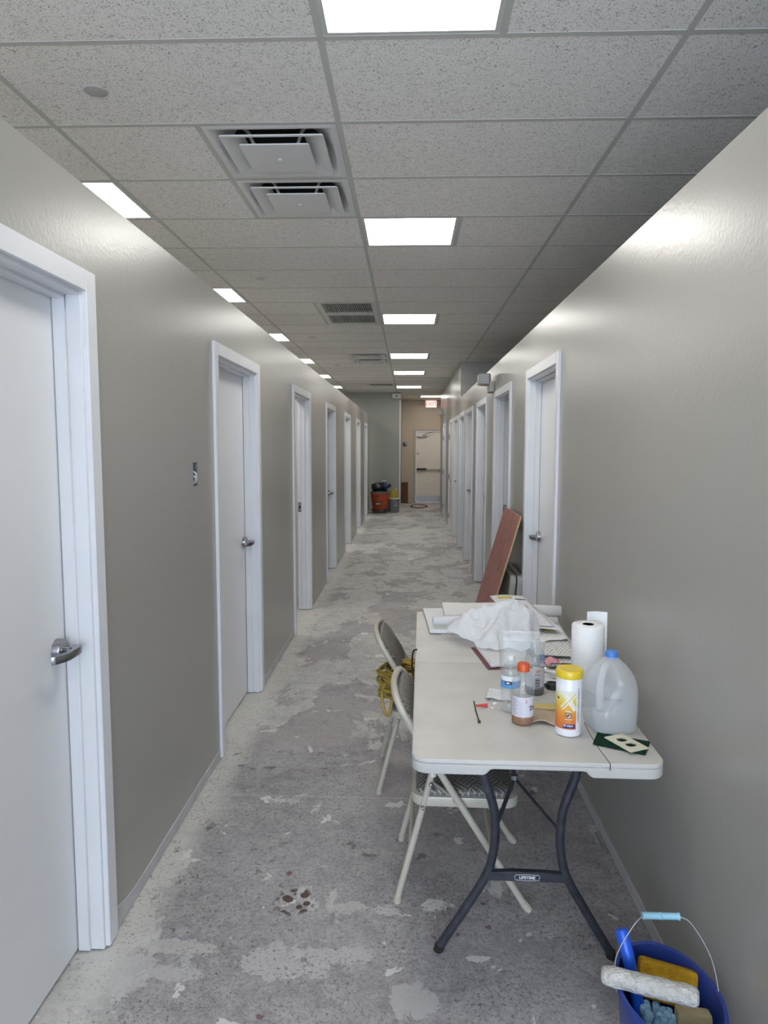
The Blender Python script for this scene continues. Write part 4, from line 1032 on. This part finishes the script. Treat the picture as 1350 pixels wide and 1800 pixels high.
# torn paper, film, ruler, kraft card, puck, pen, wrapper
M_PAPER = mat('white_paper', (.76, .76, .77), .75, spec=.2, bump=.12, bscale=20); 
def sheet(u0, pts, z0, amp, seed, n=10, m=None):
    a, b_, c, d = [Vector((*p, 0)) for p in pts]
    def fn(u, v):
        p = (a*(1-u)+b_*u)*(1-v)+(d*(1-u)+c*u)*v
        return Vector((p.x, p.y, z0+amp*(.5+.5*nz(u*2.6+seed, v*2.6, seed))))
    return MB().grid(n, n, fn)
def add_thick(o, th_):
    s = o.modifiers.new('thickness', 'SOLIDIFY'); s.thickness = th_; s.offset = 1; return o
def print_mat(name, base, ink, rot=0.0, scale=1.0, dens=.5):
    """paper printed with rows of fine text"""
    if name in MATS: return MATS[name]
    m, nt, b_ = nodes_of(name); L = nt.links; tc = nt.nodes.new('ShaderNodeTexCoord'); mp = nt.nodes.new('ShaderNodeMapping'); mp.inputs['Rotation'].default_value = (0, 0, rot)
    L.new(tc.outputs['Object'], mp.inputs[0])
    wv = nt.nodes.new('ShaderNodeTexWave'); wv.bands_direction = 'Y'; wv.inputs['Scale'].default_value = 22*scale; L.new(mp.outputs[0], wv.inputs['Vector'])
    n = nt.nodes.new('ShaderNodeTexNoise'); n.inputs['Scale'].default_value = 190*scale; n.inputs['Detail'].default_value = 1
    mp2 = nt.nodes.new('ShaderNodeMapping'); mp2.inputs['Scale'].default_value = (1.0, .35, 1); L.new(mp.outputs[0], mp2.inputs[0]); L.new(mp2.outputs[0], n.inputs['Vector'])
    a = nt.nodes.new('ShaderNodeMapRange'); a.inputs[1].default_value = .55; a.inputs[2].default_value = .7; L.new(wv.outputs['Fac'], a.inputs[0])
    c = nt.nodes.new('ShaderNodeMapRange'); c.inputs[1].default_value = .44; c.inputs[2].default_value = .50; L.new(n.outputs['Fac'], c.inputs[0])
    mu = nt.nodes.new('ShaderNodeMath'); mu.operation = 'MULTIPLY'; L.new(a.outputs[0], mu.inputs[0]); L.new(c.outputs[0], mu.inputs[1])
    m2 = nt.nodes.new('ShaderNodeMath'); m2.operation = 'MULTIPLY'; m2.inputs[1].default_value = dens; L.new(mu.outputs[0], m2.inputs[0])
    mx = nt.nodes.new('ShaderNodeMix'); mx.data_type = 'RGBA'; L.new(m2.outputs[0], mx.inputs[0]); mx.inputs[6].default_value = (*base, 1); mx.inputs[7].default_value = (*ink, 1)
    L.new(mx.outputs[2], b_.inputs['Base Color']); b_.inputs['Roughness'].default_value = .8; MATS[name] = m; return m
M_NEWS = print_mat('news_print', (.72, .72, .71), (.08, .08, .08), R(-62), 1.0, .6); M_FORM = print_mat('form_print', (.74, .74, .76), (.2, .2, .22), 0, 1.5, .5)
M_PALEP = print_mat('faint_print', (.78, .78, .78), (.35, .35, .38), R(10), 1.1, .10)
o = solo('paper_scrap', 'torn white paper scrap beside the water bottle', 'paper', sheet(0, [(.283, 2.455), (.372, 2.425), (.385, 2.525), (.310, 2.572)], Z+.001, .012, 3), M_FORM, (.34, 2.49, Z)); add_thick(o, .0008)
o = solo('plastic_film', 'crumpled clear plastic film between the scrap of paper and the bottle', 'plastic film', sheet(0, [(.290, 2.335), (.352, 2.32), (.36, 2.41), (.30, 2.43)], Z+.001, .022, 9, 16), clear('film_clear', (.97, .98, .98), .10, (.85, .87, .88), .08, 1.6), (.325, 2.375, Z))
t = thing('folding_ruler', 'yellow folding ruler lying behind the orange capped bottle', 'ruler', (.49, 2.39, Z))
RY = mat('ruler_yellow', (.60, .47, .16), .45, var=.1)
for k in range(2):
    bl = MB().box(.418, .572, 2.362+k*.026, 2.385+k*.026, Z, Z+.006, None).build('ruler_blade', RY, t, bevel=.001, seg=1)
    tk = MB()
    for i in range(22): tk.box(.422+i*.0068, .4228+i*.0068, 2.374+k*.026, 2.385+k*.026, Z+.0058, Z+.0064)
    g = tk.build('graduation', PD, bl, smooth=False)
kb = MB().grid(14, 8, lambda u, v: Vector((.408+.115*u, 2.235+.105*v+.02*math.sin(u*4)-.028*math.sin(u*PI)*(1-v), Z+.002+.012*abs(math.sin(u*5))*(1-v)+.004*v)))
o = solo('kraft_card', 'torn brown kraft card under the wipes canister and bottle', 'cardboard', kb, mat('kraft', (.40, .31, .22), .8, var=.08), (.465, 2.28, Z)); add_thick(o, .0015)
solo('black_puck', 'round black plastic disc lying behind the wipes canister', 'disc', MB().lathe([(.001, .0), (.024, .0), (.0265, .003), (.0265, .018), (.024, .021), (.018, .020), (.016, .016), (.001, .016)], 28, (.552, 2.585, Z)), M_BLACK, (.552, 2.585, Z))
b_ = MB().tube([(.505, 2.735, Z+.030), (.585, 2.640, Z+.040)], .0062, 10); 
t = thing('white_marker', 'white marker pen lying behind the wipes canister', 'pen', (.55, 2.69, Z)); b_.build('barrel', mat('pen_white', (.74, .74, .74), .4), t)
MB().tube([(.585, 2.640, Z+.040), (.589, 2.6355, Z+.0405)], .005, 8).build('tip', M_BLACK, t)
wr = MB().grid(18, 14, lambda u, v: Vector((.495+.125*u, 2.655+.125*v, Z+.004+.030*abs(nz(u*4, v*4, 2))+.020*math.sin(PI*u)*math.sin(PI*v))))
o = solo('crumpled_wrapper', 'crumpled silvery wrapper under the white marker', 'wrapper', wr, mat('wrapper_foil', (.62, .61, .60), .28, .3, var=.15, vscale=40), (.555, 2.71, Z)); add_thick(o, .0006)
pk = MB().grid(10, 8, lambda u, v: Vector((.555+.062*u, 2.745+.055*v, Z+.040+.014*nz(u*3, v*3, 7)+.008*math.sin(PI*u))))
o = solo('pink_packet', 'small pink packet on top of the crumpled wrapper', 'packet', pk, mat('packet_pink', (.70, .30, .36), .35, var=.2, vscale=50), (.586, 2.77, Z+.04)); add_thick(o, .002)
nk = sheet(0, [(.505, 2.60), (.610, 2.60), (.615, 2.66), (.510, 2.67)], Z+.004, .014, 21)
o = solo('paper_napkin', 'white folded paper under the marker next to the black cap', 'paper', nk, M_PAPER, (.555, 2.63, Z)); add_thick(o, .0015)

# stack of printed sheets and newspapers beside the towel roll
NS = [((.545, 2.80), (.690, 2.79), (.745, 3.08), (.590, 3.12)), ((.550, 2.83), (.705, 2.80), (.748, 3.06), (.60, 3.13)), ((.535, 2.86), (.70, 2.835), (.725, 3.10), (.57, 3.16))]
for i, q in enumerate(NS):
    o = solo('newspaper', ['lowest printed newspaper in the pile beside the towel roll', 'middle printed newspaper in the pile beside the towel roll', 'topmost printed newspaper in the pile beside the towel roll'][i], 'newspaper',
             sheet(0, q, Z+.006+.016*i, .016, 31+i, 14), M_NEWS, (.64, 2.95, Z+.006+.016*i), 'newspapers by the towel roll'); add_thick(o, .004)
# curled drawing sheet along the right edge
def curl(u, v):
    y = 3.02+.46*v+.06*u; x0 = .585+.03*v; a = u*1.0
    if u < .62: return Vector((x0+.24*u*.8, y, Z+.045+.02*math.sin(u*3)+.010*nz(u*3, v*3)))
    q = (u-.62)/.38; ang = q*PI*1.15; r_ = .022
    return Vector((x0+.119+r_*math.sin(ang), y, Z+.0455+.019-r_+r_*math.cos(ang)-.002))
o = solo('curled_drawing', 'large curled white drawing sheet along the wall side of the table', 'paper', MB().grid(26, 10, curl), M_PALEP, (.68, 3.25, Z)); add_thick(o, .003)
# blueprint rolls and folded plan sets
def roll(name, label, p0, p1, r, m=None):
    p0, p1 = Vector(p0), Vector(p1); d = p1-p0; L_ = d.length; Mx = Matrix.Translation(p0) @ d.to_track_quat('Z', 'X').to_matrix().to_4x4()
    vs = []; fs = []; n = 44; turns = 2.3
    for j in range(2):
        for k in range(n+1):
            a = 2*PI*turns*k/n; rr = r*(1-.22*k/n); vs.append(Mx @ Vector((rr*math.cos(a), rr*math.sin(a), L_*j)))
    for k in range(n): fs.append((k, k+1, n+2+k, n+1+k))
    o = solo(name, label, 'paper roll', MB().add(vs, fs), m or M_PAPER, (p0.x, p0.y, p0.z-r), 'rolled plans on the table', sharp=80); add_thick(o, .0012); return o
roll('rolled_plan', 'thick white rolled plan at the far wall corner of the table', (.50, 3.47, Z+.094), (.768, 3.45, Z+.090), .030)
roll('rolled_plan', 'thinner white rolled plan below the thick roll by the wall', (.52, 3.33, Z+.078), (.722, 3.315, Z+.076), .019)
def plan(name, label, pts, z0, th_, amp, seed, m=None):
    b_ = MB(); a, bb_, c, d = [Vector((*p, 0)) for p in pts]
    def top(u, v, s):
        p = (a*(1-u)+bb_*u)*(1-v)+(d*(1-u)+c*u)*v; lift = amp*(.5+.5*nz(u*1.7+seed, v*1.7, seed))
        return Vector((p.x, p.y, z0+lift+s))
    n = 12; b_.grid(n, n, lambda u, v: top(u, v, th_)); b_.grid(n, n, lambda u, v: top(u, v, 0))
    for k in range(n):
        for (f0) in ((lambda t_: (t_, 0)), (lambda t_: (t_, 1)), (lambda t_: (0, t_)), (lambda t_: (1, t_))):
            u0, v0 = f0(k/n); u1, v1 = f0((k+1)/n)
            b_.add([top(u0, v0, 0), top(u1, v1, 0), top(u1, v1, th_), top(u0, v0, th_)], [(0, 1, 2, 3)])
    cc = (a+bb_+c+d)/4
    return solo(name, label, 'plans', b_, m or M_PAPER, (cc.x, cc.y, z0), 'folded plan sets', sharp=40)
plan('plan_set', 'folded white plan set at the far left corner of the table', [(.108, 3.335), (.36, 3.315), (.40, 3.80), (.085, 3.785)], Z+.001, .018, .008, 41, M_PALEP)
plan('plan_set', 'wide white plan set lying on top at the far end of the table', [(.19, 3.50), (.62, 3.52), (.60, 3.79), (.19, 3.78)], Z+.034, .016, .012, 47, M_PALEP)
plan('plan_set', 'white plan set underneath the plastic bag in the middle', [(.36, 3.24), (.66, 3.20), (.68, 3.50), (.40, 3.50)], Z+.001, .030, .010, 52)
roll('rolled_plan', 'long white rolled plan lying in front of the folded plan sets', (.125, 3.365, Z+.058), (.44, 3.40, Z+.060), .022)
# invoice leaning over the rolls
def inv(u, v):
    p = Vector((.425+.165*u+.085*(1-v), 3.17+.40*v-.03*u, 0)); return Vector((p.x, p.y, Z+.085+.055*v+.012*math.sin(u*2.2)+.006*nz(u*2, v*3)))
t = thing('invoice_sheets', 'white printed invoice sheets with a yellow heading beside the bag', 'paper', (.60, 3.38, Z+.06))
o = MB().grid(10, 12, inv).build('sheet', M_FORM, t); add_thick(o, .001)
o = MB().grid(10, 12, lambda u, v: inv(u, v)+Vector((.03-.02*v, -.02, -.010))).build('sheet', M_PAPER, t); add_thick(o, .001)
o = MB().grid(6, 2, lambda u, v: inv(.16+.42*u, .86+.07*v)+Vector((0, 0, .002))).build('yellow_heading', mat('heading_yellow', (.66, .52, .05), .6), t); add_thick(o, .0004)
o = MB().grid(4, 2, lambda u, v: inv(.62+.30*u, .80+.035*v)+Vector((0, 0, .002))).build('dark_heading', PD, t); add_thick(o, .0004)
b_ = MB().grid(8, 6, lambda u, v: Vector((.628+.05*u, 3.16+.05*v, Z+.062+.012*abs(nz(u*3, v*3, 5)))))
o = solo('tape_bit', 'small yellow and grey hardware packet below the invoice', 'packet', b_, mat('packet_olive', (.42, .36, .14), .35, var=.4, vscale=60), (.65, 3.18, Z+.06)); add_thick(o, .004)
# clipboard
t = thing('clipboard', 'maroon clipboard with printed forms in front of the plastic bag', 'clipboard', (.41, 2.96, Z), 0)
Mc = T(.425, 2.965, Z, 0, 0, R(8))
MB().box(-.115, .115, -.155, .155, 0, .004, Mc).build('board', mat('maroon_board', (.16, .028, .035), .5), t, bevel=.001, seg=1)
for k in range(2): add_thick(MB().grid(6, 8, lambda u, v: Mc @ Vector((-.100+.205*u, -.145+.285*v, .006+.006*k+.003*nz(u*2, v*2, k)))).build('form', M_FORM, t), .002)
# white plastic bag
M_BAG = clear('bag_film', (.97, .97, .99), .84, (.93, .94, .98), .25, .6, .25)
def bag(u, v):
    a = 2*PI*u
    # outline of the spread bag: a tail to the left, hem to the front, bulk on the right
    R_ = .165+.05*math.cos(a-R(-60))+.115*max(0, math.cos(a-R(168)))**6+.020*nz(math.cos(a)*2.2, math.sin(a)*2.2, 4)
    r_ = v; cx, cy = .435, 3.195
    x = cx+R_*r_*math.cos(a)+.075*(1-r_); y = cy+R_*r_*math.sin(a)+.055*(1-r_)
    h = .122*(1-r_**1.1)**1.05
    fold = (1-abs(nz(x*7.5, y*5.5, 1.3))*2.4)*.030+(1-abs(nz(x*17, y*15, 5.3))*2.2)*.018+nz(a*1.6, r_*3, 2)*.02+(1-abs(nz(x*38, y*36, 2.2))*2.0)*.006
    h += fold*(.25+1.0*math.sin(PI*min(1, r_*.92)))
    h = max(.004, h)
    base = .036*max(0, min(1, (y-3.10)/.08))+.012
    if x > .60: x = .60+(x-.60)*.4
    return Vector((x, y, Z+base+h))
o = solo('plastic_bag', 'crumpled white plastic carrier bag heaped on the papers', 'plastic bag', MB().grid(90, 34, bag), M_BAG, (.435, 3.2, Z), sharp=70)
b_ = MB().grid(22, 12, lambda u, v: Vector((.165+.11*u, 3.235+.075*v, Z+.003+.030*abs(nz(u*6, v*5, 8))*math.sin(PI*u)+.004)))
solo('crinkled_film', 'small crinkled clear plastic wrapper left of the white bag', 'plastic film', b_, clear('film_clear', (.97, .98, .98), .1, (.85, .87, .88), .08, 1.6), (.22, 3.27, Z))
b_ = MB().tube(smooth_path([(.026, 3.02, .63), (.021, 3.03, .68), (.024, 3.04, .725), (.030, 3.045, .741), (.042, 3.05, .744)]), .008, 8, flat=.5)
solo('black_strap', 'short black strap hanging over the aisle edge of the table', 'strap', b_, M_BLACK, (.03, 3.05, .60))

# ------------------------------------------------------------------ red panel and folded table against the right wall
M_RED = wood_mat('red_veneer', (.25, .080, .066), (.42, .175, .145)); M_PINE = mat('raw_wood_edge', (.50, .36, .19), .7, var=.15, vscale=20)
t = thing('leaning_panel', 'reddish wood panel leaning against the right wall between two doors', 'wood panel', (.62, 5.3, 0))
lean = math.atan(.285); Lp = 1.20; xt = .806
Mp = Matrix.Translation((xt-Lp*math.sin(lean), 4.93, .004)) @ Matrix.Rotation(lean, 4, 'Y')
ww = [.0, .335, .56, .79]
for i in range(3):
    pl_ = MB().box(-.012, .0, ww[i]+.0012, ww[i+1]-.0012, 0, Lp).xf(Mp).build('plank', M_RED, t, bevel=.0015, seg=1)
    if i == 0:
        MB().box(-.0115, .0, ww[0]-.0045, ww[0]+.001, .0, Lp).xf(Mp).build('raw_edge', M_PINE, pl_)
for (yy, zz, hh, ww_) in ((.10, 1.12, .006, .03), (.20, .75, .10, .012), (.06, .42, .05, .016), (.46, .93, .05, .01), (.30, .20, .06, .014)):
    MB().box(-.0128, -.0118, yy, yy+ww_, zz, zz+hh).xf(Mp).build('knot', mat('knot_dark', (.06, .02, .025), .5), t)
b_ = MB().box(-.001, .010, -.06, .055, .0, .60); b_.xf(Matrix.Translation((.56, 4.86, .002)) @ Matrix.Rotation(lean*.9, 4, 'Y'))
solo('wood_offcut', 'short raw wood offcut leaning behind the red panel', 'wood offcut', b_, M_PINE, (.57, 4.92, .002), bevel=.001, seg=1)
t = thing('folded_case', 'grey plastic folding table folded shut behind the red panel', 'folded table', (.75, 5.1, 0)); M_CASE = mat('case_grey', (.36, .365, .34), .45, var=.06)
for k in range(2):
    poly = rrect(.66, .735, .06, 6, 0, .3675)
    Mk = Matrix.Translation((.690+k*.054, 5.235, .002)) @ Matrix.Rotation(R(5.0), 4, 'Y') @ Matrix(((0, 0, 1, 0), (1, 0, 0, 0), (0, 1, 0, 0), (0, 0, 0, 1)))
    MB().prism(poly, -.022, .022, Mk).build('case_half', M_CASE, t, bevel=.012, seg=3)

# ------------------------------------------------------------------ bucket with tools in the near corner
BX, BY = .668, 1.665; M_BLUE = mat('bucket_blue', (.022, .050, .26), .35); RXb, RYb, HB = .122, .172, .275
t = thing('blue_bucket', 'oval blue plastic bucket of painting tools in the near right corner', 'bucket', (BX, BY, 0))
pr = [(.001, 0), (.78, 0), (.80, .004), (.98, .262), (1.04, .264), (1.05, .272), (1.04, .278), (.965, .278), (.955, .262), (.775, .010), (.001, .010)]
MB().lathe(pr, 48, (BX, BY, 0), RXb, RYb).build('tub', M_BLUE, t, sharp=50)
wire = [(BX-RXb*1.05, BY+.01, .262), (BX-RXb*1.02, BY+.035, .335), (BX-.075, BY+.06, .405), (BX-.045, BY+.075, .425)]
wire2 = [(BX+.045, BY+.075, .425), (BX+.078, BY+.068, .410), (BX+.118, BY+.035, .34), (BX+RXb*1.03, BY-.005, .262)]
bl = MB(); bl.tube(smooth_path(wire), .0016, 6); bl.tube(smooth_path(wire2), .0016, 6); bh = bl.build('bail', mat('bail_wire', (.55, .55, .56), .3, .9), t)
MB().tube([(BX-.048, BY+.075, .4255), (BX-.044, BY+.075, .4255), (BX-.002, BY+.075, .4255), (BX+.0, BY+.075, .4255), (BX+.002, BY+.075, .4255), (BX+.044, BY+.075, .4255), (BX+.048, BY+.075, .4255)], [.0105, .0085, .0085, .0105, .0085, .0085, .0105], 14).build('grip', mat('grip_blue', (.28, .52, .66), .45), bh)
# sponge
b_ = MB().box(-.074, .074, -.026, .026, -.046, .046, T(BX+.026, BY+.082, .232, R(-30), R(6), R(-14)))
solo('yellow_sponge', 'yellow sponge block standing inside the blue bucket', 'sponge', b_, mat('sponge_yellow', (.50, .28, .022), .95, spec=.1, bump=1.0, bscale=180, var=.15, vscale=60), (BX+.025, BY+.075, .16), bevel=.012)
# blue handle
b_ = MB().tube([(BX-.040, BY+.020, .10), (BX-.072, BY+.080, .28), (BX-.088, BY+.105, .355), (BX-.090, BY+.108, .362)], [.015, .0165, .0175, .014], 16)
solo('extension_pole', 'bright blue tube sticking up out of the bucket', 'pole', b_, mat('handle_blue', (.012, .10, .62), .35), (BX-.04, BY+.02, .10))
# roller sleeve
sl = MB(); A = Vector((.505, 1.692, .296)); Bp = Vector((.722, 1.615, .302)); dvec = Bp-A
q = dvec.to_track_quat('Z', 'X').to_matrix().to_4x4(); Ms = Matrix.Translation(A) @ q; prf = []
n = 40; vs = []; fs = []; m_ = 28; Ls = dvec.length
for j in range(n+1):
    z = Ls*j/n; edge = min(1, min(z, Ls-z)/.02); r0 = .0235*(.60+.40*math.sqrt(max(0, edge*(2-edge))))
    for k in range(m_):
        a = 2*PI*k/m_; rr = r0*(1+.10*nz(math.cos(a)*3, math.sin(a)*3, z*40)+.05*nz(math.cos(a)*9, math.sin(a)*9, z*120)); vs.append(Ms @ Vector((rr*math.cos(a), rr*math.sin(a), z)))
for j in range(n):
    for k in range(m_): fs.append((j*m_+k, j*m_+(k+1) % m_, (j+1)*m_+(k+1) % m_, (j+1)*m_+k))
fs += [tuple(range(m_))[::-1], tuple(n*m_+k for k in range(m_))]
solo('roller_sleeve', 'fluffy off-white paint roller sleeve lying across the bucket rim', 'paint roller', sl.add(vs, fs), mat('sleeve_pile', (.62, .60, .57), .95, spec=.1, bump=1.2, bscale=140, var=.18, vscale=40), (BX-.03, BY-.02, .25), sharp=80)
# block sponge
b_ = MB().box(-.042, .042, -.022, .022, -.06, .06, T(.724, 1.640, .178, R(-14), 0, R(-8)))
solo('sanding_block', 'beige sanding sponge block in front of the roller sleeve', 'sponge', b_, mat('block_beige', (.38, .32, .19), .9, spec=.1, bump=.5, bscale=160), (.724, 1.64, .12), bevel=.008)
# chenille mitt: blue finger-like tufts
t = thing('chenille_mitt', 'light blue chenille cleaning mitt in the bucket', 'cleaning mitt', (BX-.03, BY-.10, .12)); M_MITT = mat('chenille_blue', (.34, .58, .80), .95, spec=.1, bump=.8, bscale=300)
MB().lathe([(.001, .0), (.06, .0), (.075, .03), (.06, .07), (.001, .085)], 20, (.640, 1.640, .085)).build('glove', M_MITT, t)
rnd = random.Random(5)
for k in range(46):
    a = rnd.uniform(0, 2*PI); rr = .066*math.sqrt(rnd.random()); x = .642+rr*math.cos(a)*.85; y = 1.650+rr*math.sin(a)*1.1
    hgt = .186+.022*math.cos(rr/.066*1.5)+rnd.uniform(-.008, .008)
    d = Vector((math.cos(a)*rr*5, math.sin(a)*rr*5, 1)).normalized(); c = Vector((x, y, hgt))
    MB().tube([c-d*.024, c-d*.010, c+d*.004, c+d*.0095, c+d*.012], [.009, .0105, .0105, .008, .002], 9).build('tuft', M_MITT, t)
for k in range(4):
    c = Vector((.752+.012*(k % 2), 1.600+.018*(k//2), .225-.005*k)); MB().tube([c-Vector((0, 0, .03)), c, c+Vector((0, 0, .006)), c+Vector((0, 0, .009))], [.008, .0085, .006, .002], 9).build('tuft', M_MITT, t)

# ------------------------------------------------------------------ clutter at the far end
t = thing('shop_vacuum', 'orange tapered shop vacuum drum on casters by the grey end wall', 'vacuum', (-.705, 17.28, 0)); VC = (-.705, 17.28, 0)
M_OR = mat('vac_orange', (.46, .075, .015), .4)
MB().lathe([(.001, .075), (.172, .075), (.182, .085), (.232, .50), (.001, .50)], 36, VC).build('drum', M_OR, t, sharp=40)
MB().lathe([(.238, .49), (.246, .495), (.246, .53), (.23, .535), (.001, .535)], 36, VC).build('rim', mat('vac_rim', (.16, .16, .155), .5), t, sharp=40)
MB().lathe([(.205, .535), (.20, .56), (.16, .585), (.001, .59)], 30, VC).build('motor_head', M_BLACK, t)
MB().lathe([(.001, .06), (.20, .06), (.215, .075), (.20, .095), (.001, .095)], 30, VC).build('dolly', M_BLACK, t)
for k in range(4):
    a = PI/4+k*PI/2; MB().lathe([(.001, -.015), (.03, -.015), (.03, .015), (.001, .015)], 14, M=T(VC[0]+.20*math.cos(a), VC[1]+.20*math.sin(a), .03, R(90))).build('caster', M_BLACK, t)
MB().prism([(-.115, .275), (.075, .275), (.055, .215), (.03, .205), (-.07, .205), (-.095, .215)], 0, .012, Matrix.Translation((VC[0]-.015, VC[1]-.222, .0)) @ Matrix.Rotation(R(90), 4, 'X')).build('badge', M_BLACK, t)
MB().prism([(-.085, .262), (.045, .262), (.03, .228), (-.07, .228)], .0125, .016, Matrix.Translation((VC[0]-.015, VC[1]-.222, .0)) @ Matrix.Rotation(R(90), 4, 'X')).build('badge_plate', mat('badge_olive', (.42, .42, .26), .5), t)
MB().lathe([(.001, 0), (.030, 0), (.030, .03), (.001, .03)], 16, M=T(VC[0]-.06, VC[1]-.20, .43, R(90))).build('port', M_BLACK, t)
def lump(c, rx, ry, rz, seed, amp=.25, n=20):
    def fn(u, v):
        a = 2*PI*u; p = PI*v; d = Vector((math.sin(p)*math.cos(a), math.sin(p)*math.sin(a), math.cos(p))); k = 1+amp*nz(d.x*1.6+seed, d.y*1.6, d.z*1.6)+.12*nz(d.x*4+seed, d.y*4, d.z*4)
        return Vector((c[0]+d.x*rx*k, c[1]+d.y*ry*k, c[2]+d.z*rz*k))
    return MB().grid(n, n//2, fn)
o = solo('black_bag', 'crumpled black bag on top of the orange vacuum drum', 'bag', lump((-.77, 17.25, .665), .175, .16, .092, 3, .35), mat('bag_black', (.022, .023, .028), .35), (-.77, 17.25, .58), sharp=70)
o = solo('blue_bag', 'crumpled blue and white bag on top of the vacuum beside the black bag', 'bag', lump((-.575, 17.24, .690), .135, .15, .090, 8, .35), mat('bag_blue', (.035, .045, .12), .35, var=.5, vscale=9), (-.60, 17.20, .60), sharp=70)
o = solo('white_rag', 'pale rag heaped on the blue bag', 'rag', lump((-.60, 17.26, .785), .085, .08, .035, 14), mat('rag_pale', (.42, .42, .42), .8), (-.585, 17.28, .77), sharp=70)
t = thing('grey_bucket', 'grey plastic bucket beside the orange vacuum drum', 'bucket', (-.365, 17.50, 0)); M_GB = mat('bucket_grey', (.20, .205, .22), .5)
MB().lathe([(.001, 0), (.128, 0), (.134, .01), (.148, .34), (.001, .34)], 32, (-.365, 17.50, 0)).build('pail', M_GB, t, sharp=40)
MB().lathe([(.150, .335), (.157, .34), (.157, .362), (.145, .368), (.001, .368)], 32, (-.365, 17.50, 0)).build('lid', mat('lid_cream', (.62, .59, .50), .5), t, sharp=40)
MB().box(-.34, -.27, 17.352, 17.362, .17, .19).build('label_strip', mat('label_pale2', (.5, .52, .55), .5), t)
t = thing('yellow_jug', 'yellow container standing on the grey bucket', 'container', (-.355, 17.48, .369)); b_ = MB().prism(rrect(.20, .15, .04, 5, -.355, 17.48), .369, .56); b_.build('body', mat('jug_yellow', (.42, .31, .03), .45), t, bevel=.02)
MB().lathe([(.001, .62), (.035, .62), (.038, .61), (.038, .555)], 16, (-.325, 17.48, 0)).build('cap', mat('cap_cream', (.55, .50, .40), .5), t)
t = thing('brown_box', 'tall narrow brown cardboard box on the floor left of the exit door', 'box', (-.11, 20.40, 0)); MB().box(-.205, -.01, 20.28, 20.58, 0, .60).build('carton', mat('carton_brown', (.14, .06, .028), .8, var=.1), t, bevel=.004, seg=1)
MB().box(-.206, -.009, 20.279, 20.581, .585, .602).build('flap', mat('carton_dark', (.08, .035, .02), .8), t)
solo('metal_strip', 'thin metal strip lying on the floor against the right wall under the table', 'metal strip', MB().box(-.004, .004, -.068, .068, .001, .009, T(.812, 2.80, 0, 0, 0, R(-1))), mat('strip_grey', (.30, .30, .31), .5, .5), (.812, 2.80, 0))
solo('cable_coil', 'brownish cable loop lying on the floor before the exit door', 'cable', MB().tube([(.30+.22*math.cos(2*PI*k/40)*(1+.15*math.sin(5*k)), 19.2+.55*math.sin(2*PI*k/40), .012) for k in range(40)], .012, 6, closed=True), mat('cable_brown', (.16, .075, .05), .6), (.3, 19.2, 0))
for i, (x, y, s) in enumerate(((.03, 10.1, .055), (-.22, 5.35, .05), (-.38, 6.0, .04))):
    b_ = MB().grid(6, 6, lambda u, v: Vector((x+(u-.5)*s*1.7+.01*nz(u*3, v*3, i), y+(v-.5)*s*1.6, .002+.010*abs(nz(u*2.5, v*2.5, i+3)))))
    o = solo('paint_flake', ['white paint flake on the floor far down the corridor', 'white paint flake on the floor left of the far table end', 'small white paint flake nearer the third left doorway'][i], 'paint flake', b_, mat('flake_white', (.72, .72, .70), .7), (x, y, .001), 'paint flakes on the floor'); add_thick(o, .003)
